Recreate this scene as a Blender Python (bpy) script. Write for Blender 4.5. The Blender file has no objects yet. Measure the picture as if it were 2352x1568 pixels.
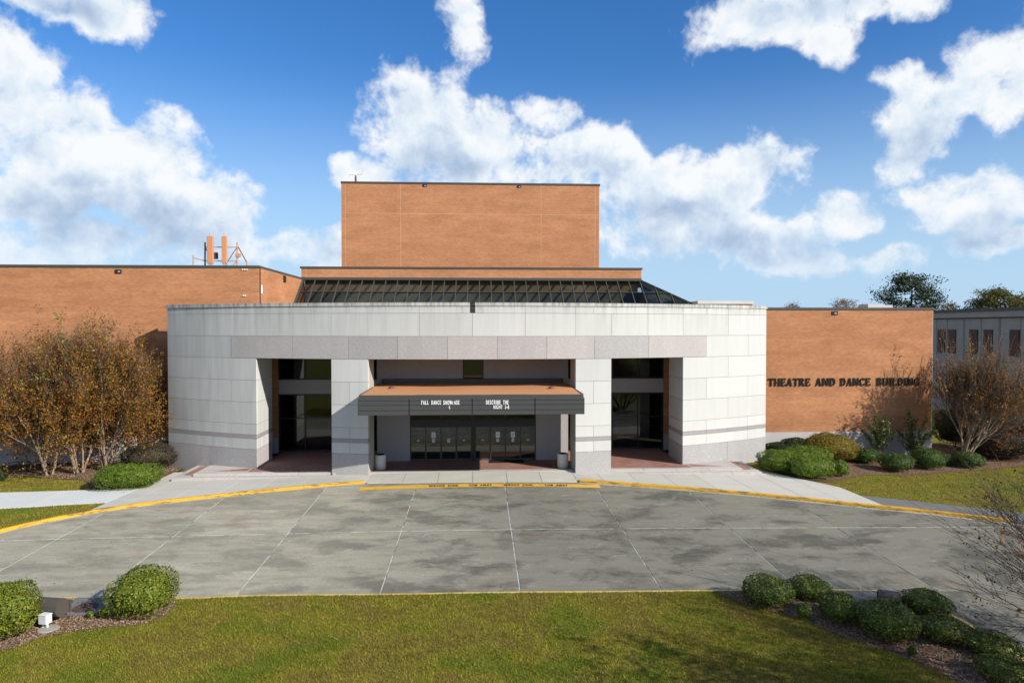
import bpy, math, random
import numpy as np
from mathutils import Vector

# ------------------------------------------------------------------ camera, sky, sun, exposure
scene = bpy.context.scene
COL = scene.collection
R = math.radians
CAM = Vector((0.35, 0.0, 8.5)); YAW = R(2.8); PITCH = R(1.17)
cam_data = bpy.data.cameras.new("camera"); cam_data.lens = 24.0; cam_data.sensor_width = 36.0
cam_data.clip_end = 3000.0
cam = bpy.data.objects.new("camera", cam_data); COL.objects.link(cam)
cam.location = CAM; cam.rotation_euler = (math.pi / 2 - PITCH, 0.0, -YAW)
scene.camera = cam
CAM_M = cam.rotation_euler.to_matrix()

SUN_AZ = R(52.5); SUN_EL = R(28.7)          # azimuth from the camera's back towards its right
sun_vec = Vector((math.cos(SUN_EL) * math.sin(SUN_AZ), -math.cos(SUN_EL) * math.cos(SUN_AZ), math.sin(SUN_EL)))
sun_data = bpy.data.lights.new("sun", 'SUN'); sun_data.energy = 4.2; sun_data.angle = R(0.53)
sun_data.color = (1.0, 0.945, 0.86)
sun = bpy.data.objects.new("sun", sun_data); COL.objects.link(sun)
sun.rotation_euler = (-sun_vec).to_track_quat('-Z', 'Y').to_euler()

scene.view_settings.view_transform = 'Standard'
scene.view_settings.look = 'None'
scene.view_settings.exposure = 0.7
scene.view_settings.gamma = 1.0

def ray(x, y):                               # direction of a photograph point (2352 x 1568 grid)
    return (CAM_M @ Vector(((x - 1176) / 1568.0, -(y - 784) / 1568.0, -1.0))).normalized()

def at(x, y, z=None, Y=None, X=None):
    d = ray(x, y)
    if z is not None: t = (z - CAM.z) / d.z
    elif Y is not None: t = (Y - CAM.y) / d.y
    else: t = (X - CAM.x) / d.x
    return CAM + d * t

def on_surf(x, y, f, it=8):
    z = -0.3
    for _ in range(it):
        p = at(x, y, z=z); z = f(p.x, p.y)
    return at(x, y, z=z)

# -------- world: Nishita sky with cumulus
world = bpy.data.worlds.new("World"); scene.world = world; world.use_nodes = True
wt = world.node_tree; wt.nodes.clear()
class NT:
    """tiny node-building helper"""
    def __init__(s, t): s.t = t
    def n(s, kind, **kw):
        nd = s.t.nodes.new(kind)
        for k, v in kw.items(): setattr(nd, k, v)
        return nd
    def put(s, sock, v):
        if v is None: return
        if isinstance(v, bpy.types.NodeSocket): s.t.links.new(v, sock)
        else: sock.default_value = v
    def m(s, op, a, b=None, c=None, clamp=False):
        nd = s.n('ShaderNodeMath', operation=op); nd.use_clamp = clamp
        s.put(nd.inputs[0], a); s.put(nd.inputs[1], b); s.put(nd.inputs[2], c)
        return nd.outputs[0]
    def v(s, op, a, b=None, scale=None):
        nd = s.n('ShaderNodeVectorMath', operation=op)
        s.put(nd.inputs[0], a); s.put(nd.inputs[1], b)
        if scale is not None: s.put(nd.inputs['Scale'], scale)
        return nd.outputs['Value'] if op in ('LENGTH', 'DOT_PRODUCT', 'DISTANCE') else nd.outputs[0]
    def xyz(s, a):
        nd = s.n('ShaderNodeSeparateXYZ'); s.put(nd.inputs[0], a); return nd.outputs
    def comb(s, x, y, z):
        nd = s.n('ShaderNodeCombineXYZ')
        for i, q in enumerate((x, y, z)): s.put(nd.inputs[i], q)
        return nd.outputs[0]
    def noise(s, vec, scale, detail=4.0, rough=0.55, dist=0.0, out='Fac'):
        nd = s.n('ShaderNodeTexNoise'); nd.noise_dimensions = '3D'
        s.put(nd.inputs['Vector'], vec); s.put(nd.inputs['Scale'], scale); s.put(nd.inputs['Detail'], detail)
        s.put(nd.inputs['Roughness'], rough); s.put(nd.inputs['Distortion'], dist)
        return nd.outputs[out]
    def rng(s, v, a, b, c=0.0, d=1.0, smooth=False):
        nd = s.n('ShaderNodeMapRange'); nd.interpolation_type = 'SMOOTHSTEP' if smooth else 'LINEAR'
        for i, q in enumerate((v, a, b, c, d)): s.put(nd.inputs[i], q)
        return nd.outputs[0]
    def mix(s, f, a, b, mode='MIX'):
        nd = s.n('ShaderNodeMix', data_type='RGBA', blend_type=mode)
        s.put(nd.inputs[0], f); s.put(nd.inputs[6], col4(a)); s.put(nd.inputs[7], col4(b))
        return nd.outputs[2]
    def ramp(s, f, stops, interp='LINEAR'):
        nd = s.n('ShaderNodeValToRGB'); cr = nd.color_ramp; cr.interpolation = interp
        while len(cr.elements) < len(stops): cr.elements.new(0.5)
        for e, (p, c) in zip(cr.elements, stops): e.position = p; e.color = col4(c)
        s.put(nd.inputs[0], f); return nd.outputs[0]
def col4(c):
    if isinstance(c, (tuple, list)) and len(c) == 3: return (*c, 1.0)
    return c

# cumulus groups seen in the photograph: (x, y, radius x, radius y, weight) on the 2352 grid, turned into sky directions
CLOUDS = [(10, 190, 160, 150, 1), (170, 310, 200, 120, 1), (330, 380, 190, 130, 1), (440, 480, 190, 110, 1), (60, 455, 150, 75, .9),
          (160, 560, 320, 75, .9), (130, 10, 230, 48, .9), (960, 300, 120, 125, 1), (860, 390, 110, 50, .8), (1090, 350, 140, 90, 1),
          (1255, 270, 80, 48, .85), (1270, 370, 190, 75, .95), (1430, 400, 90, 60, .8), (720, 575, 170, 60, .75), (1070, 55, 90, 95, .62), 
          (1580, 450, 190, 80, .9), (1690, 420, 150, 75, .9), (1760, 400, 60, 55, .8), (1650, 540, 300, 70, .85), (1930, 490, 85, 60, .8), (1850, 590, 320, 50, .7),
          (1850, 15, 220, 75, 1), (1890, 90, 95, 50, .8), (2030, 5, 150, 45, .85), (2090, 200, 85, 90, .9), (2130, 280, 130, 110, 1), (2280, 190, 140, 120, 1),
          (2230, 465, 180, 85, .95), (2300, 560, 220, 45, .65)]
# their grey undersides
UNDER = [(300, 520, 330, 75, 1), (60, 330, 150, 60, .6), (1000, 385, 110, 55, 1), (1500, 500, 200, 45, .8), (1720, 560, 280, 45, .9), (2080, 335, 130, 50, 1), (2260, 545, 200, 45, 1), (1870, 15, 150, 40, .9), (110, 5, 170, 30, .7), (180, 420, 120, 40, .5)]
w = NT(wt)
tc = w.n('ShaderNodeTexCoord'); wd = w.v('NORMALIZE', tc.outputs['Generated'])
warp = w.v('SCALE', w.v('SUBTRACT', w.noise(wd, 6.0, 4.0, 0.6, out='Color'), (0.5, 0.5, 0.5)), scale=0.085)
dw = w.v('ADD', wd, warp)
sx, sy, sz = w.xyz(dw)
azn = w.m('ARCTAN2', sx, sy)
paz = w.comb(azn, w.m('ARCSINE', sz), 0.0)
def blobs(lst):
    acc = None
    for (cx_, cy_, rx_, ry_, wt_) in lst:
        dd = ray(cx_, cy_); a_, e_ = math.atan2(dd.x, dd.y), math.asin(dd.z)
        fx = 1.0 / (1.0 + ((cx_ - 1176) / 1568.0) ** 2); kx, ky = 1568.0 / (rx_ * fx), 1568.0 / (ry_ * math.sqrt(fx))
        nd = w.n('ShaderNodeVectorMath', operation='MULTIPLY_ADD')
        w.put(nd.inputs[0], paz); nd.inputs[1].default_value = (kx, ky, 0); nd.inputs[2].default_value = (-a_ * kx, -e_ * ky, 0)
        b_ = w.m('SUBTRACT', wt_, w.v('LENGTH', nd.outputs[0]))
        acc = b_ if acc is None else w.m('MAXIMUM', acc, b_)
    return acc
acc = blobs(CLOUDS); und = blobs(UNDER)
# the same kind of broken cumulus goes on round the rest of the sky
far = w.m('MAXIMUM', w.rng(w.m('ABSOLUTE', azn), 0.78, 0.95), w.rng(sz, 0.5, 0.62))
gen = w.rng(w.noise(w.v('MULTIPLY', wd, (1, 1, 1.8)), 2.3, 2.0, 0.5), 0.42, 0.72, -0.9, 0.9)
acc = w.m('ADD', w.m('MULTIPLY', w.m('MAXIMUM', acc, -1.0), w.m('SUBTRACT', 1.0, far)), w.m('MULTIPLY', gen, far))
dn = w.v('ADD', wd, w.v('SCALE', warp, scale=0.5))
n1 = w.noise(dn, 11.0, 10.0, 0.60)
n1b = w.noise(w.v('ADD', dn, tuple(Vector((0.45, -0.05, 0.88)).normalized() * 0.024)), 11.0, 5.0, 0.60)
d0 = w.m('ADD', w.m('MINIMUM', w.m('MULTIPLY', acc, 1.35), 0.62), w.m('MULTIPLY', w.m('SUBTRACT', n1, 0.475), 4.1))
mask = w.rng(d0, -0.20, 0.52, 0.0, 1.0, True)
_, _, wz = w.xyz(wd)
mask = w.m('MULTIPLY', mask, w.rng(wz, 0.0, 0.15, 0.25, 0.98, True))
lit = w.m('ADD', w.m('MULTIPLY', w.m('SUBTRACT', n1, n1b), 2.3), 0.78)
lit = w.m('SUBTRACT', lit, w.m('MULTIPLY', w.rng(w.m('ADD', und, w.m('MULTIPLY', w.m('SUBTRACT', n1, 0.5), 1.2)), -0.35, 0.7, 0.0, 1.0, True), 0.42))
lit = w.m('ADD', lit, w.m('MULTIPLY', w.rng(d0, 0.25, 0.9, 0.10, -0.06), 1.0), clamp=True)
shade = w.ramp(lit, [(0.15, (0.42, 0.54, 0.72)), (0.45, (0.60, 0.71, 0.86)), (0.72, (0.80, 0.88, 0.96)), (0.95, (0.96, 0.98, 1.0))])
sky = w.n('ShaderNodeTexSky', sky_type='NISHITA'); sky.sun_disc = False
sky.sun_elevation = SUN_EL; sky.sun_rotation = math.pi - SUN_AZ
sky.altitude = 0.0; sky.air_density = 1.0; sky.dust_density = 0.2; sky.ozone_density = 3.0
SKY_STRENGTH = 0.085
EXPO = 2.0 ** scene.view_settings.exposure
hs = w.n('ShaderNodeHueSaturation'); hs.inputs['Saturation'].default_value = 1.30; hs.inputs['Value'].default_value = 0.98
w.put(hs.inputs['Color'], sky.outputs[0])
tint = w.mix(1.0, hs.outputs[0], (1.02, 0.99, 1.13), 'MULTIPLY')
clear = w.mix(w.rng(wz, 0.02, 0.36, 0.94, 0.0, True), tint, tuple(c / (SKY_STRENGTH * EXPO) for c in (0.47, 0.68, 0.90)))
cloud_c = w.mix(1.0, shade, (1.0 / (SKY_STRENGTH * EXPO),) * 3, 'MULTIPLY')
bg = w.n('ShaderNodeBackground'); bg.inputs['Strength'].default_value = SKY_STRENGTH
w.put(bg.inputs['Color'], w.mix(mask, clear, cloud_c))
wo = w.n('ShaderNodeOutputWorld'); w.put(wo.inputs['Surface'], bg.outputs[0])
world.cycles.sampling_method = 'NONE'

# ------------------------------------------------------------------ helpers
def link(o, parent=None):
    COL.objects.link(o)
    if parent is not None: o.parent = parent
    return o
def tag(o, label=None, cat=None, group=None, kind=None):
    if label: o['label'] = label
    if cat: o['category'] = cat
    if group: o['group'] = group
    if kind: o['kind'] = kind
    return o
def empty(name, parent=None, loc=(0, 0, 0)):
    o = bpy.data.objects.new(name, None); o.location = loc; o.empty_display_size = 0.2
    return link(o, parent)
def obj(name, me, parent=None, mat=None, loc=None):
    o = bpy.data.objects.new(name, me)
    if mat is not None and not me.materials: me.materials.append(mat)
    if loc is not None: o.location = loc
    return link(o, parent)
def mesh_py(name, verts, faces, mat=None, smooth=False):
    me = bpy.data.meshes.new(name); me.from_pydata([tuple(v) for v in verts], [], faces); me.update()
    if mat is not None: me.materials.append(mat)
    if smooth: me.polygons.foreach_set('use_smooth', [True] * len(me.polygons))
    return me
def mesh_np(name, V, F, mat=None, smooth=False):
    V = np.asarray(V, dtype=np.float32); F = np.asarray(F, dtype=np.int32); k = F.shape[1]
    me = bpy.data.meshes.new(name)
    me.vertices.add(len(V)); me.vertices.foreach_set('co', V.ravel())
    me.loops.add(F.size); me.loops.foreach_set('vertex_index', F.ravel())
    me.polygons.add(len(F)); me.polygons.foreach_set('loop_start', np.arange(0, F.size, k, dtype=np.int32))
    me.polygons.foreach_set('use_smooth', np.full(len(F), bool(smooth)))
    me.update(calc_edges=True); me.validate()
    if mat is not None: me.materials.append(mat)
    return me
BOXF = [(0, 3, 2, 1), (4, 5, 6, 7), (0, 1, 5, 4), (1, 2, 6, 5), (2, 3, 7, 6), (3, 0, 4, 7)]
class MB:
    def __init__(s): s.v = []; s.f = []
    def add(s, v, f):
        n = len(s.v); s.v += [tuple(q) for q in v]; s.f += [tuple(i + n for i in q) for q in f]; return s
    def box(s, x0, x1, y0, y1, z0, z1):
        return s.add([(x0, y0, z0), (x1, y0, z0), (x1, y1, z0), (x0, y1, z0), (x0, y0, z1), (x1, y0, z1), (x1, y1, z1), (x0, y1, z1)], BOXF)
    def bar(s, a, b, w, h=None, up=(0, 0, 1)):
        a = Vector(a); b = Vector(b); h = h or w; d = (b - a).normalized(); u = Vector(up)
        if abs(d.dot(u)) > 0.95: u = Vector((1, 0, 0))
        sd = d.cross(u).normalized() * (w / 2); u = sd.cross(d).normalized() * (h / 2)
        v = [a - sd - u, a + sd - u, a + sd + u, a - sd + u, b - sd - u, b + sd - u, b + sd + u, b - sd + u]
        return s.add(v, [(0, 1, 2, 3), (7, 6, 5, 4), (0, 4, 5, 1), (1, 5, 6, 2), (2, 6, 7, 3), (3, 7, 4, 0)])
    def tube(s, pts, rad, n=6, cap=True):
        pts = [Vector(p) for p in pts]; k = len(pts)
        if not hasattr(rad, '__len__'): rad = [rad] * k
        V = []; ref = Vector((0.31, 0.17, 0.93)).normalized()
        for i, p in enumerate(pts):
            d = (pts[min(i + 1, k - 1)] - pts[max(i - 1, 0)]).normalized()
            r_ = ref if abs(d.dot(ref)) < 0.97 else Vector((1, 0, 0))
            a = d.cross(r_).normalized(); b = d.cross(a)
            for j in range(n):
                t = 2 * math.pi * j / n; V.append(p + (a * math.cos(t) + b * math.sin(t)) * rad[i])
        F = [(i * n + j, i * n + (j + 1) % n, (i + 1) * n + (j + 1) % n, (i + 1) * n + j) for i in range(k - 1) for j in range(n)]
        if cap: F += [tuple(range(n))[::-1], tuple((k - 1) * n + j for j in range(n))]
        return s.add(V, F)
    def lathe(s, prof, n=24, c=(0, 0, 0), axis=None):
        V = []
        for r_, z in prof:
            for j in range(n):
                t = 2 * math.pi * j / n; V.append((c[0] + r_ * math.cos(t), c[1] + r_ * math.sin(t), c[2] + z))
        k = len(prof)
        F = [(i * n + j, i * n + (j + 1) % n, (i + 1) * n + (j + 1) % n, (i + 1) * n + j) for i in range(k - 1) for j in range(n)]
        F += [tuple(range(n))[::-1], tuple((k - 1) * n + j for j in range(n))]
        return s.add(V, F)
    def prism(s, poly, z0, z1):          # poly counter-clockwise; z0,z1 numbers or functions of (x,y)
        n = len(poly); f0 = z0 if callable(z0) else (lambda x, y: z0); f1 = z1 if callable(z1) else (lambda x, y: z1)
        V = [(x, y, f0(x, y)) for x, y in poly] + [(x, y, f1(x, y)) for x, y in poly]
        F = [tuple(range(n))[::-1], tuple(range(n, 2 * n))] + [(i, (i + 1) % n, n + (i + 1) % n, n + i) for i in range(n)]
        return s.add(V, F)
    def build(s, name, mat, parent=None, smooth=False, loc=None):
        return obj(name, mesh_py(name, s.v, s.f, mat, smooth), parent, None, loc)
def box(name, x0, x1, y0, y1, z0, z1, mat, parent=None):
    return MB().box(min(x0, x1), max(x0, x1), min(y0, y1), max(y0, y1), min(z0, z1), max(z0, z1)).build(name, mat, parent)
def bevel(o, w=0.02, seg=2):
    m_ = o.modifiers.new('bevel', 'BEVEL'); m_.width = w; m_.segments = seg; m_.limit_method = 'ANGLE'; return o
def inside(poly, X, Y):                  # numpy point-in-polygon
    X = np.asarray(X); Y = np.asarray(Y); c = np.zeros(X.shape, bool); n = len(poly)
    for i in range(n):
        x0, y0 = poly[i]; x1, y1 = poly[(i + 1) % n]
        if y0 == y1: continue
        c ^= ((y0 > Y) != (y1 > Y)) & (X < (x1 - x0) * (Y - y0) / (y1 - y0) + x0)
    return c

# ------------------------------------------------------------------ materials
def material(name, fn, rough=0.8, spec=0.3):
    m_ = bpy.data.materials.new(name); m_.use_nodes = True; t = m_.node_tree; t.nodes.clear(); q = NT(t)
    out = q.n('ShaderNodeOutputMaterial'); p = q.n('ShaderNodeBsdfPrincipled')
    p.inputs['Roughness'].default_value = rough; p.inputs['Specular IOR Level'].default_value = spec
    q.put(out.inputs['Surface'], p.outputs[0])
    q.pos = lambda: q.n('ShaderNodeNewGeometry').outputs['Position']
    def bump(h, strength=0.3, dist=0.02):
        b = q.n('ShaderNodeBump'); b.inputs['Strength'].default_value = strength; b.inputs['Distance'].default_value = dist
        q.put(b.inputs['Height'], h); q.put(p.inputs['Normal'], b.outputs[0])
    q.bump = bump; q.p = p; q.out = out
    fn(q); return m_
def base(q, c): q.put(q.p.inputs['Base Color'], col4(c))
def plain(name, c, rough=0.6, spec=0.3, metal=0.0, var=0.12, scale=3.0):
    def fn(q):
        n = q.noise(q.pos(), scale, 5.0, 0.6)
        base(q, q.mix(n, tuple(x * (1 - var) for x in c), tuple(min(1, x * (1 + var)) for x in c)))
        q.p.inputs['Metallic'].default_value = metal
    return material(name, fn, rough, spec)

BL, BH = 0.216, 0.0735                   # brick module
def brick_fn(q, mortar=False):
    P = q.pos(); x, y, z = q.xyz(P)
    u = q.m('ADD', x, y); row = q.m('FLOOR', q.m('DIVIDE', z, BH))
    colm = q.m('FLOOR', q.m('SUBTRACT', q.m('DIVIDE', u, BL), q.m('MULTIPLY', q.m('FLOORED_MODULO', row, 2.0), 0.5)))
    wn = q.n('ShaderNodeTexWhiteNoise', noise_dimensions='2D'); q.put(wn.inputs['Vector'], q.comb(colm, row, 0.0))
    big = q.noise(q.v('MULTIPLY', P, (0.35, 0.35, 1.1)), 1.0, 4.0, 0.6)
    streak = q.noise(q.v('MULTIPLY', P, (0.25, 0.25, 7.0)), 1.0, 3.0, 0.6)
    c = q.ramp(wn.outputs[0], [(0.0, (0.345, 0.158, 0.075)), (0.35, (0.39, 0.182, 0.087)), (0.7, (0.402, 0.19, 0.092)), (1.0, (0.435, 0.21, 0.104))])
    if mortar: c = q.mix(wn.outputs[0], (0.435, 0.222, 0.118), (0.455, 0.238, 0.128))
    c = q.mix(q.rng(big, 0.35, 0.7), q.mix(1.0, c, (0.90, 0.88, 0.86), 'MULTIPLY'), q.mix(1.0, c, (1.18, 1.17, 1.16), 'MULTIPLY'))
    c = q.mix(q.rng(streak, 0.45, 0.75, 0.0, 0.55), c, q.mix(1.0, c, (0.80, 0.76, 0.74), 'MULTIPLY'))
    base(q, c); q.bump(q.noise(P, 60.0, 2.0), 0.25, 0.01)
BRICK = material('brick', brick_fn, 0.85, 0.15)
MORTAR = material('mortar', lambda q: brick_fn(q, True), 0.9, 0.1)

def stone_fn(tint, warm, streaks=True):
    def fn(q):
        P = q.pos(); x, y, z = q.xyz(P)
        oi = q.n('ShaderNodeObjectInfo')
        c = q.mix(oi.outputs['Random'], tuple(t * 0.90 for t in tint), tuple(t * 1.04 for t in tint))
        blotch = q.noise(q.v('MULTIPLY', P, (0.5, 0.5, 0.45)), 1.0, 5.0, 0.6)
        c = q.mix(q.rng(blotch, 0.35, 0.75, 0.0, 0.5), c, warm)
        fine = q.noise(P, 9.0, 4.0, 0.7)
        c = q.mix(q.rng(fine, 0.3, 0.7, 0.0, 0.10), c, tuple(t * 0.72 for t in tint))
        if streaks:
            runs = q.noise(q.v('MULTIPLY', P, (7.0, 7.0, 0.28)), 1.0, 4.0, 0.65)
            runs2 = q.noise(q.v('MULTIPLY', P, (2.2, 2.2, 0.22)), 1.0, 3.0, 0.6)
            hi = q.rng(z, 7.9, 9.95, 0.0, 1.0); top = q.rng(z, 9.55, 9.95, 0.0, 1.0)
            k = q.m('MULTIPLY', q.rng(runs, 0.47, 0.72), q.m('ADD', q.m('MULTIPLY', hi, 0.26), 0.02))
            k = q.m('ADD', k, q.m('MULTIPLY', q.rng(runs2, 0.42, 0.7), q.m('ADD', q.m('MULTIPLY', hi, 0.10), 0.07)))
            k = q.m('ADD', k, q.m('MULTIPLY', q.rng(runs, 0.34, 0.6), q.m('MULTIPLY', top, 0.62)))
            # west half greyed: grazing-light shade painted into the colour, plus stains
            k = q.m('ADD', k, q.m('MULTIPLY', q.rng(x, -3.0, -16.0), q.rng(runs2, 0.3, 0.7, 0.0, 0.20)), clamp=True)
            c = q.mix(k, c, (0.17, 0.165, 0.155))
        base(q, c); q.bump(fine, 0.12, 0.01)
    return fn
LIME = material('limestone', stone_fn((0.50, 0.50, 0.472), (0.52, 0.515, 0.48)), 0.85, 0.2)
JOINT = plain('stone_joint', (0.34, 0.33, 0.28), 0.95, 0.1)
def granite_fn(a, b, sc=55.0):
    def fn(q):
        P = q.pos(); oi = q.n('ShaderNodeObjectInfo')
        c = q.mix(oi.outputs['Random'], a, b)
        sp = q.noise(P, sc, 2.0, 0.7); sp2 = q.noise(P, sc * 0.35, 3.0, 0.7)
        c = q.mix(q.rng(sp, 0.35, 0.68, 0.0, 0.55), c, (0.22, 0.20, 0.20))
        c = q.mix(q.rng(sp2, 0.5, 0.75, 0.0, 0.45), c, (0.58, 0.54, 0.52))
        low = q.noise(q.v('MULTIPLY', P, (1.2, 1.2, 0.4)), 1.0, 4.0, 0.6)
        c = q.mix(q.rng(low, 0.4, 0.8, 0.0, 0.3), c, (0.26, 0.245, 0.235)); base(q, c)
    return fn
GRAN = material('granite', granite_fn((0.335, 0.332, 0.318), (0.43, 0.395, 0.372), 32.0), 0.7, 0.3)
STEPG = material('granite_step', granite_fn((0.46, 0.43, 0.385), (0.52, 0.475, 0.42), 30.0), 0.75, 0.3)
GRANB = material('granite_band', granite_fn((0.27, 0.245, 0.245), (0.30, 0.27, 0.265)), 0.7, 0.3)
BASEG = material('granite_wing_base', granite_fn((0.47, 0.45, 0.43), (0.50, 0.47, 0.44)), 0.75, 0.3)
GRANW = material('granite_wall', granite_fn((0.36, 0.33, 0.33), (0.40, 0.36, 0.35)), 0.75, 0.3)

def concrete_fn(c0, stains=0.3, rust=0.0):
    def fn(q):
        P = q.pos(); oi = q.n('ShaderNodeObjectInfo')
        c = q.mix(oi.outputs['Random'], tuple(t * 0.93 for t in c0), tuple(t * 1.05 for t in c0))
        a = q.noise(q.v('MULTIPLY', P, (0.5, 1.0, 1.0)), 1.1, 6.0, 0.62); f = q.noise(P, 14.0, 4.0, 0.7)
        c = q.mix(q.rng(a, 0.42, 0.75, 0.0, stains), c, tuple(t * 0.5 for t in c0))
        c = q.mix(q.rng(f, 0.35, 0.7, 0.0, 0.28), c, tuple(t * 0.66 for t in c0))
        if rust:
            r_ = q.noise(P, 0.7, 5.0, 0.6); c = q.mix(q.rng(r_, 0.66, 0.74, 0.0, rust), c, (0.42, 0.24, 0.11))
        base(q, c); q.bump(f, 0.15, 0.01)
    return fn
WALK = material('sidewalk_concrete', concrete_fn((0.51, 0.49, 0.425), 0.22, 0.25), 0.9, 0.2)
WALKN = material('new_concrete', concrete_fn((0.60, 0.61, 0.57), 0.12), 0.9, 0.2)
WALKD = material('old_concrete', concrete_fn((0.165, 0.165, 0.155), 0.35), 0.9, 0.2)
PRECAST = material('precast_concrete', concrete_fn((0.62, 0.60, 0.55), 0.4), 0.9, 0.2)
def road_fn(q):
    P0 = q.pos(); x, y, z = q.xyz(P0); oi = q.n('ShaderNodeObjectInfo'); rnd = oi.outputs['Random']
    P = q.v('ADD', P0, q.comb(q.m('MULTIPLY', rnd, 1.6), q.m('MULTIPLY', rnd, 1.1), 0.0))       # blotches break at the joints
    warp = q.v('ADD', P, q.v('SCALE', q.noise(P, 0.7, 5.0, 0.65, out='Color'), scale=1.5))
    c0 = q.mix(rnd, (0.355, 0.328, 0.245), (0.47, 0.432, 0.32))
    c0 = q.mix(q.rng(x, -7.0, 3.0, 0.0, 0.78), c0, (0.162, 0.153, 0.115))     # base colour turns darker and greyer towards the east
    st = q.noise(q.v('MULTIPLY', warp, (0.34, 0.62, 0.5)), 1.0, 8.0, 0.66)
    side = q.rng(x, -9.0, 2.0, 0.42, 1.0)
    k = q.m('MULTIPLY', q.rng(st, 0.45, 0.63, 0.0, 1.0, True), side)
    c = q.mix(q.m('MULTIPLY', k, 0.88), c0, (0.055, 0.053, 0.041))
    st2 = q.noise(q.v('MULTIPLY', P, (0.5, 2.4, 1.0)), 1.0, 8.0, 0.7)
    c = q.mix(q.rng(st2, 0.42, 0.72, 0.0, 0.55), c, (0.15, 0.143, 0.113))
    pale = q.noise(q.v('MULTIPLY', P, (0.9, 1.8, 1.0)), 1.6, 8.0, 0.75)
    c = q.mix(q.rng(pale, 0.57, 0.72, 0.0, 0.55), c, (0.50, 0.48, 0.41))
    fine = q.noise(P, 16.0, 5.0, 0.8)
    c = q.mix(q.rng(fine, 0.38, 0.66, 0.0, 0.5), c, (0.13, 0.126, 0.105))
    br = q.noise(P, 0.4, 5.0, 0.65); c = q.mix(q.rng(br, 0.58, 0.70, 0.0, 0.4), c, (0.22, 0.165, 0.11))
    # faint curved tyre sweeps
    rr_ = q.v('LENGTH', q.v('SUBTRACT', P0, (2.0, 58.0, -0.4))); tw = q.m('SINE', q.m('MULTIPLY', rr_, 3.3)); tn = q.noise(q.v('MULTIPLY', P, (0.3, 0.8, 1)), 1.0, 4.0, 0.6)
    c = q.mix(q.m('MULTIPLY', q.rng(tw, 0.82, 1.0), q.rng(tn, 0.5, 0.7, 0.0, 0.28)), c, (0.08, 0.08, 0.072))
    base(q, c); q.bump(fine, 0.25, 0.01)
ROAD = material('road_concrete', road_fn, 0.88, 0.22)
def sealant_fn(q):
    P = q.pos(); n = q.noise(P, 1.3, 5.0, 0.7)
    base(q, q.ramp(n, [(0.36, (0.10, 0.09, 0.07)), (0.45, (0.36, 0.35, 0.31)), (0.54, (0.60, 0.60, 0.58)), (0.66, (0.5, 0.49, 0.46)), (0.7, (0.17, 0.11, 0.07))]))
SEAL = material('joint_sealant', sealant_fn, 0.8, 0.2)
def yellow_fn(c0, wear):
    def fn(q):
        P = q.pos(); n = q.noise(q.v('MULTIPLY', P, (0.9, 0.9, 6.0)), 1.6, 6.0, 0.7); n2 = q.noise(P, 8.0, 4.0, 0.7)
        c = q.mix(q.rng(n2, 0.3, 0.7), tuple(t * 0.86 for t in c0), c0)
        c = q.mix(q.rng(n, 0.50, 0.62, 0.0, wear), c, (0.12, 0.085, 0.03)); base(q, c)
    return fn
YELLOW = material('yellow_curb_paint', yellow_fn((0.62, 0.345, 0.03), 0.85), 0.7, 0.25)
YELLOWP = material('faded_yellow_paint', yellow_fn((0.66, 0.46, 0.14), 0.35), 0.7, 0.3)
YELLOWB = material('yellow_road_paint', yellow_fn((0.70, 0.40, 0.045), 0.3), 0.7, 0.3)
BRONZE = plain('dark_bronze_metal', (0.055, 0.054, 0.048), 0.45, 0.4, 0.0, 0.1)
FASCIA = plain('grey_fascia_metal', (0.052, 0.053, 0.051), 0.5, 0.35, 0.0, 0.12, 1.5)
BLACKF = plain('black_frame', (0.018, 0.018, 0.018), 0.4, 0.4)
DOORF = plain('door_frame', (0.06, 0.062, 0.06), 0.35, 0.5)
ALU = plain('aluminium', (0.5, 0.5, 0.5), 0.35, 0.5, 0.8)
LBLACK = plain('black_letter', (0.012, 0.012, 0.014), 0.5, 0.3)
LWHITE = plain('white_letter', (0.86, 0.86, 0.84), 0.5, 0.3, var=0.02)
PAPER = plain('paper', (0.75, 0.75, 0.74), 0.8, 0.1, var=0.04)
RUBBER = plain('black_rubber', (0.02, 0.02, 0.02), 0.9, 0.1)
CANROOF = material('canopy_roof', concrete_fn((0.50, 0.245, 0.115), 0.22), 0.9, 0.1)
GALV = plain('galvanised_metal', (0.42, 0.43, 0.43), 0.5, 0.4, 0.2)
ANTC = plain('antenna_paint', (0.50, 0.235, 0.115), 0.6, 0.3)
ANTD = plain('antenna_brown', (0.15, 0.068, 0.042), 0.6, 0.3)
TAN = plain('interior_tan', (0.36, 0.25, 0.12), 0.9, 0.1)
DARKIN = plain('interior_dark', (0.10, 0.10, 0.09), 0.9, 0.1)
INGREY = plain('interior_grey', (0.17, 0.18, 0.15), 0.9, 0.1)
ROOFM = plain('roof_membrane', (0.35, 0.34, 0.32), 0.9, 0.1)
def paver_fn(q):
    b = q.n('ShaderNodeTexBrick'); x, y, z = q.xyz(q.pos()); q.put(b.inputs['Vector'], q.comb(x, y, 0.0))
    b.inputs['Color1'].default_value = (0.34, 0.13, 0.085, 1); b.inputs['Color2'].default_value = (0.22, 0.095, 0.07, 1); b.inputs['Mortar'].default_value = (0.20, 0.16, 0.13, 1)
    b.inputs['Scale'].default_value = 1.0; b.inputs['Brick Width'].default_value = 0.2; b.inputs['Row Height'].default_value = 0.1; b.inputs['Mortar Size'].default_value = 0.008
    n = q.noise(q.pos(), 0.8, 5.0, 0.6); base(q, q.mix(q.rng(n, 0.4, 0.7, 0.0, 0.5), b.outputs['Color'], (0.30, 0.24, 0.22)))
PAVER = material('brick_paver', paver_fn, 0.85, 0.2)
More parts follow.
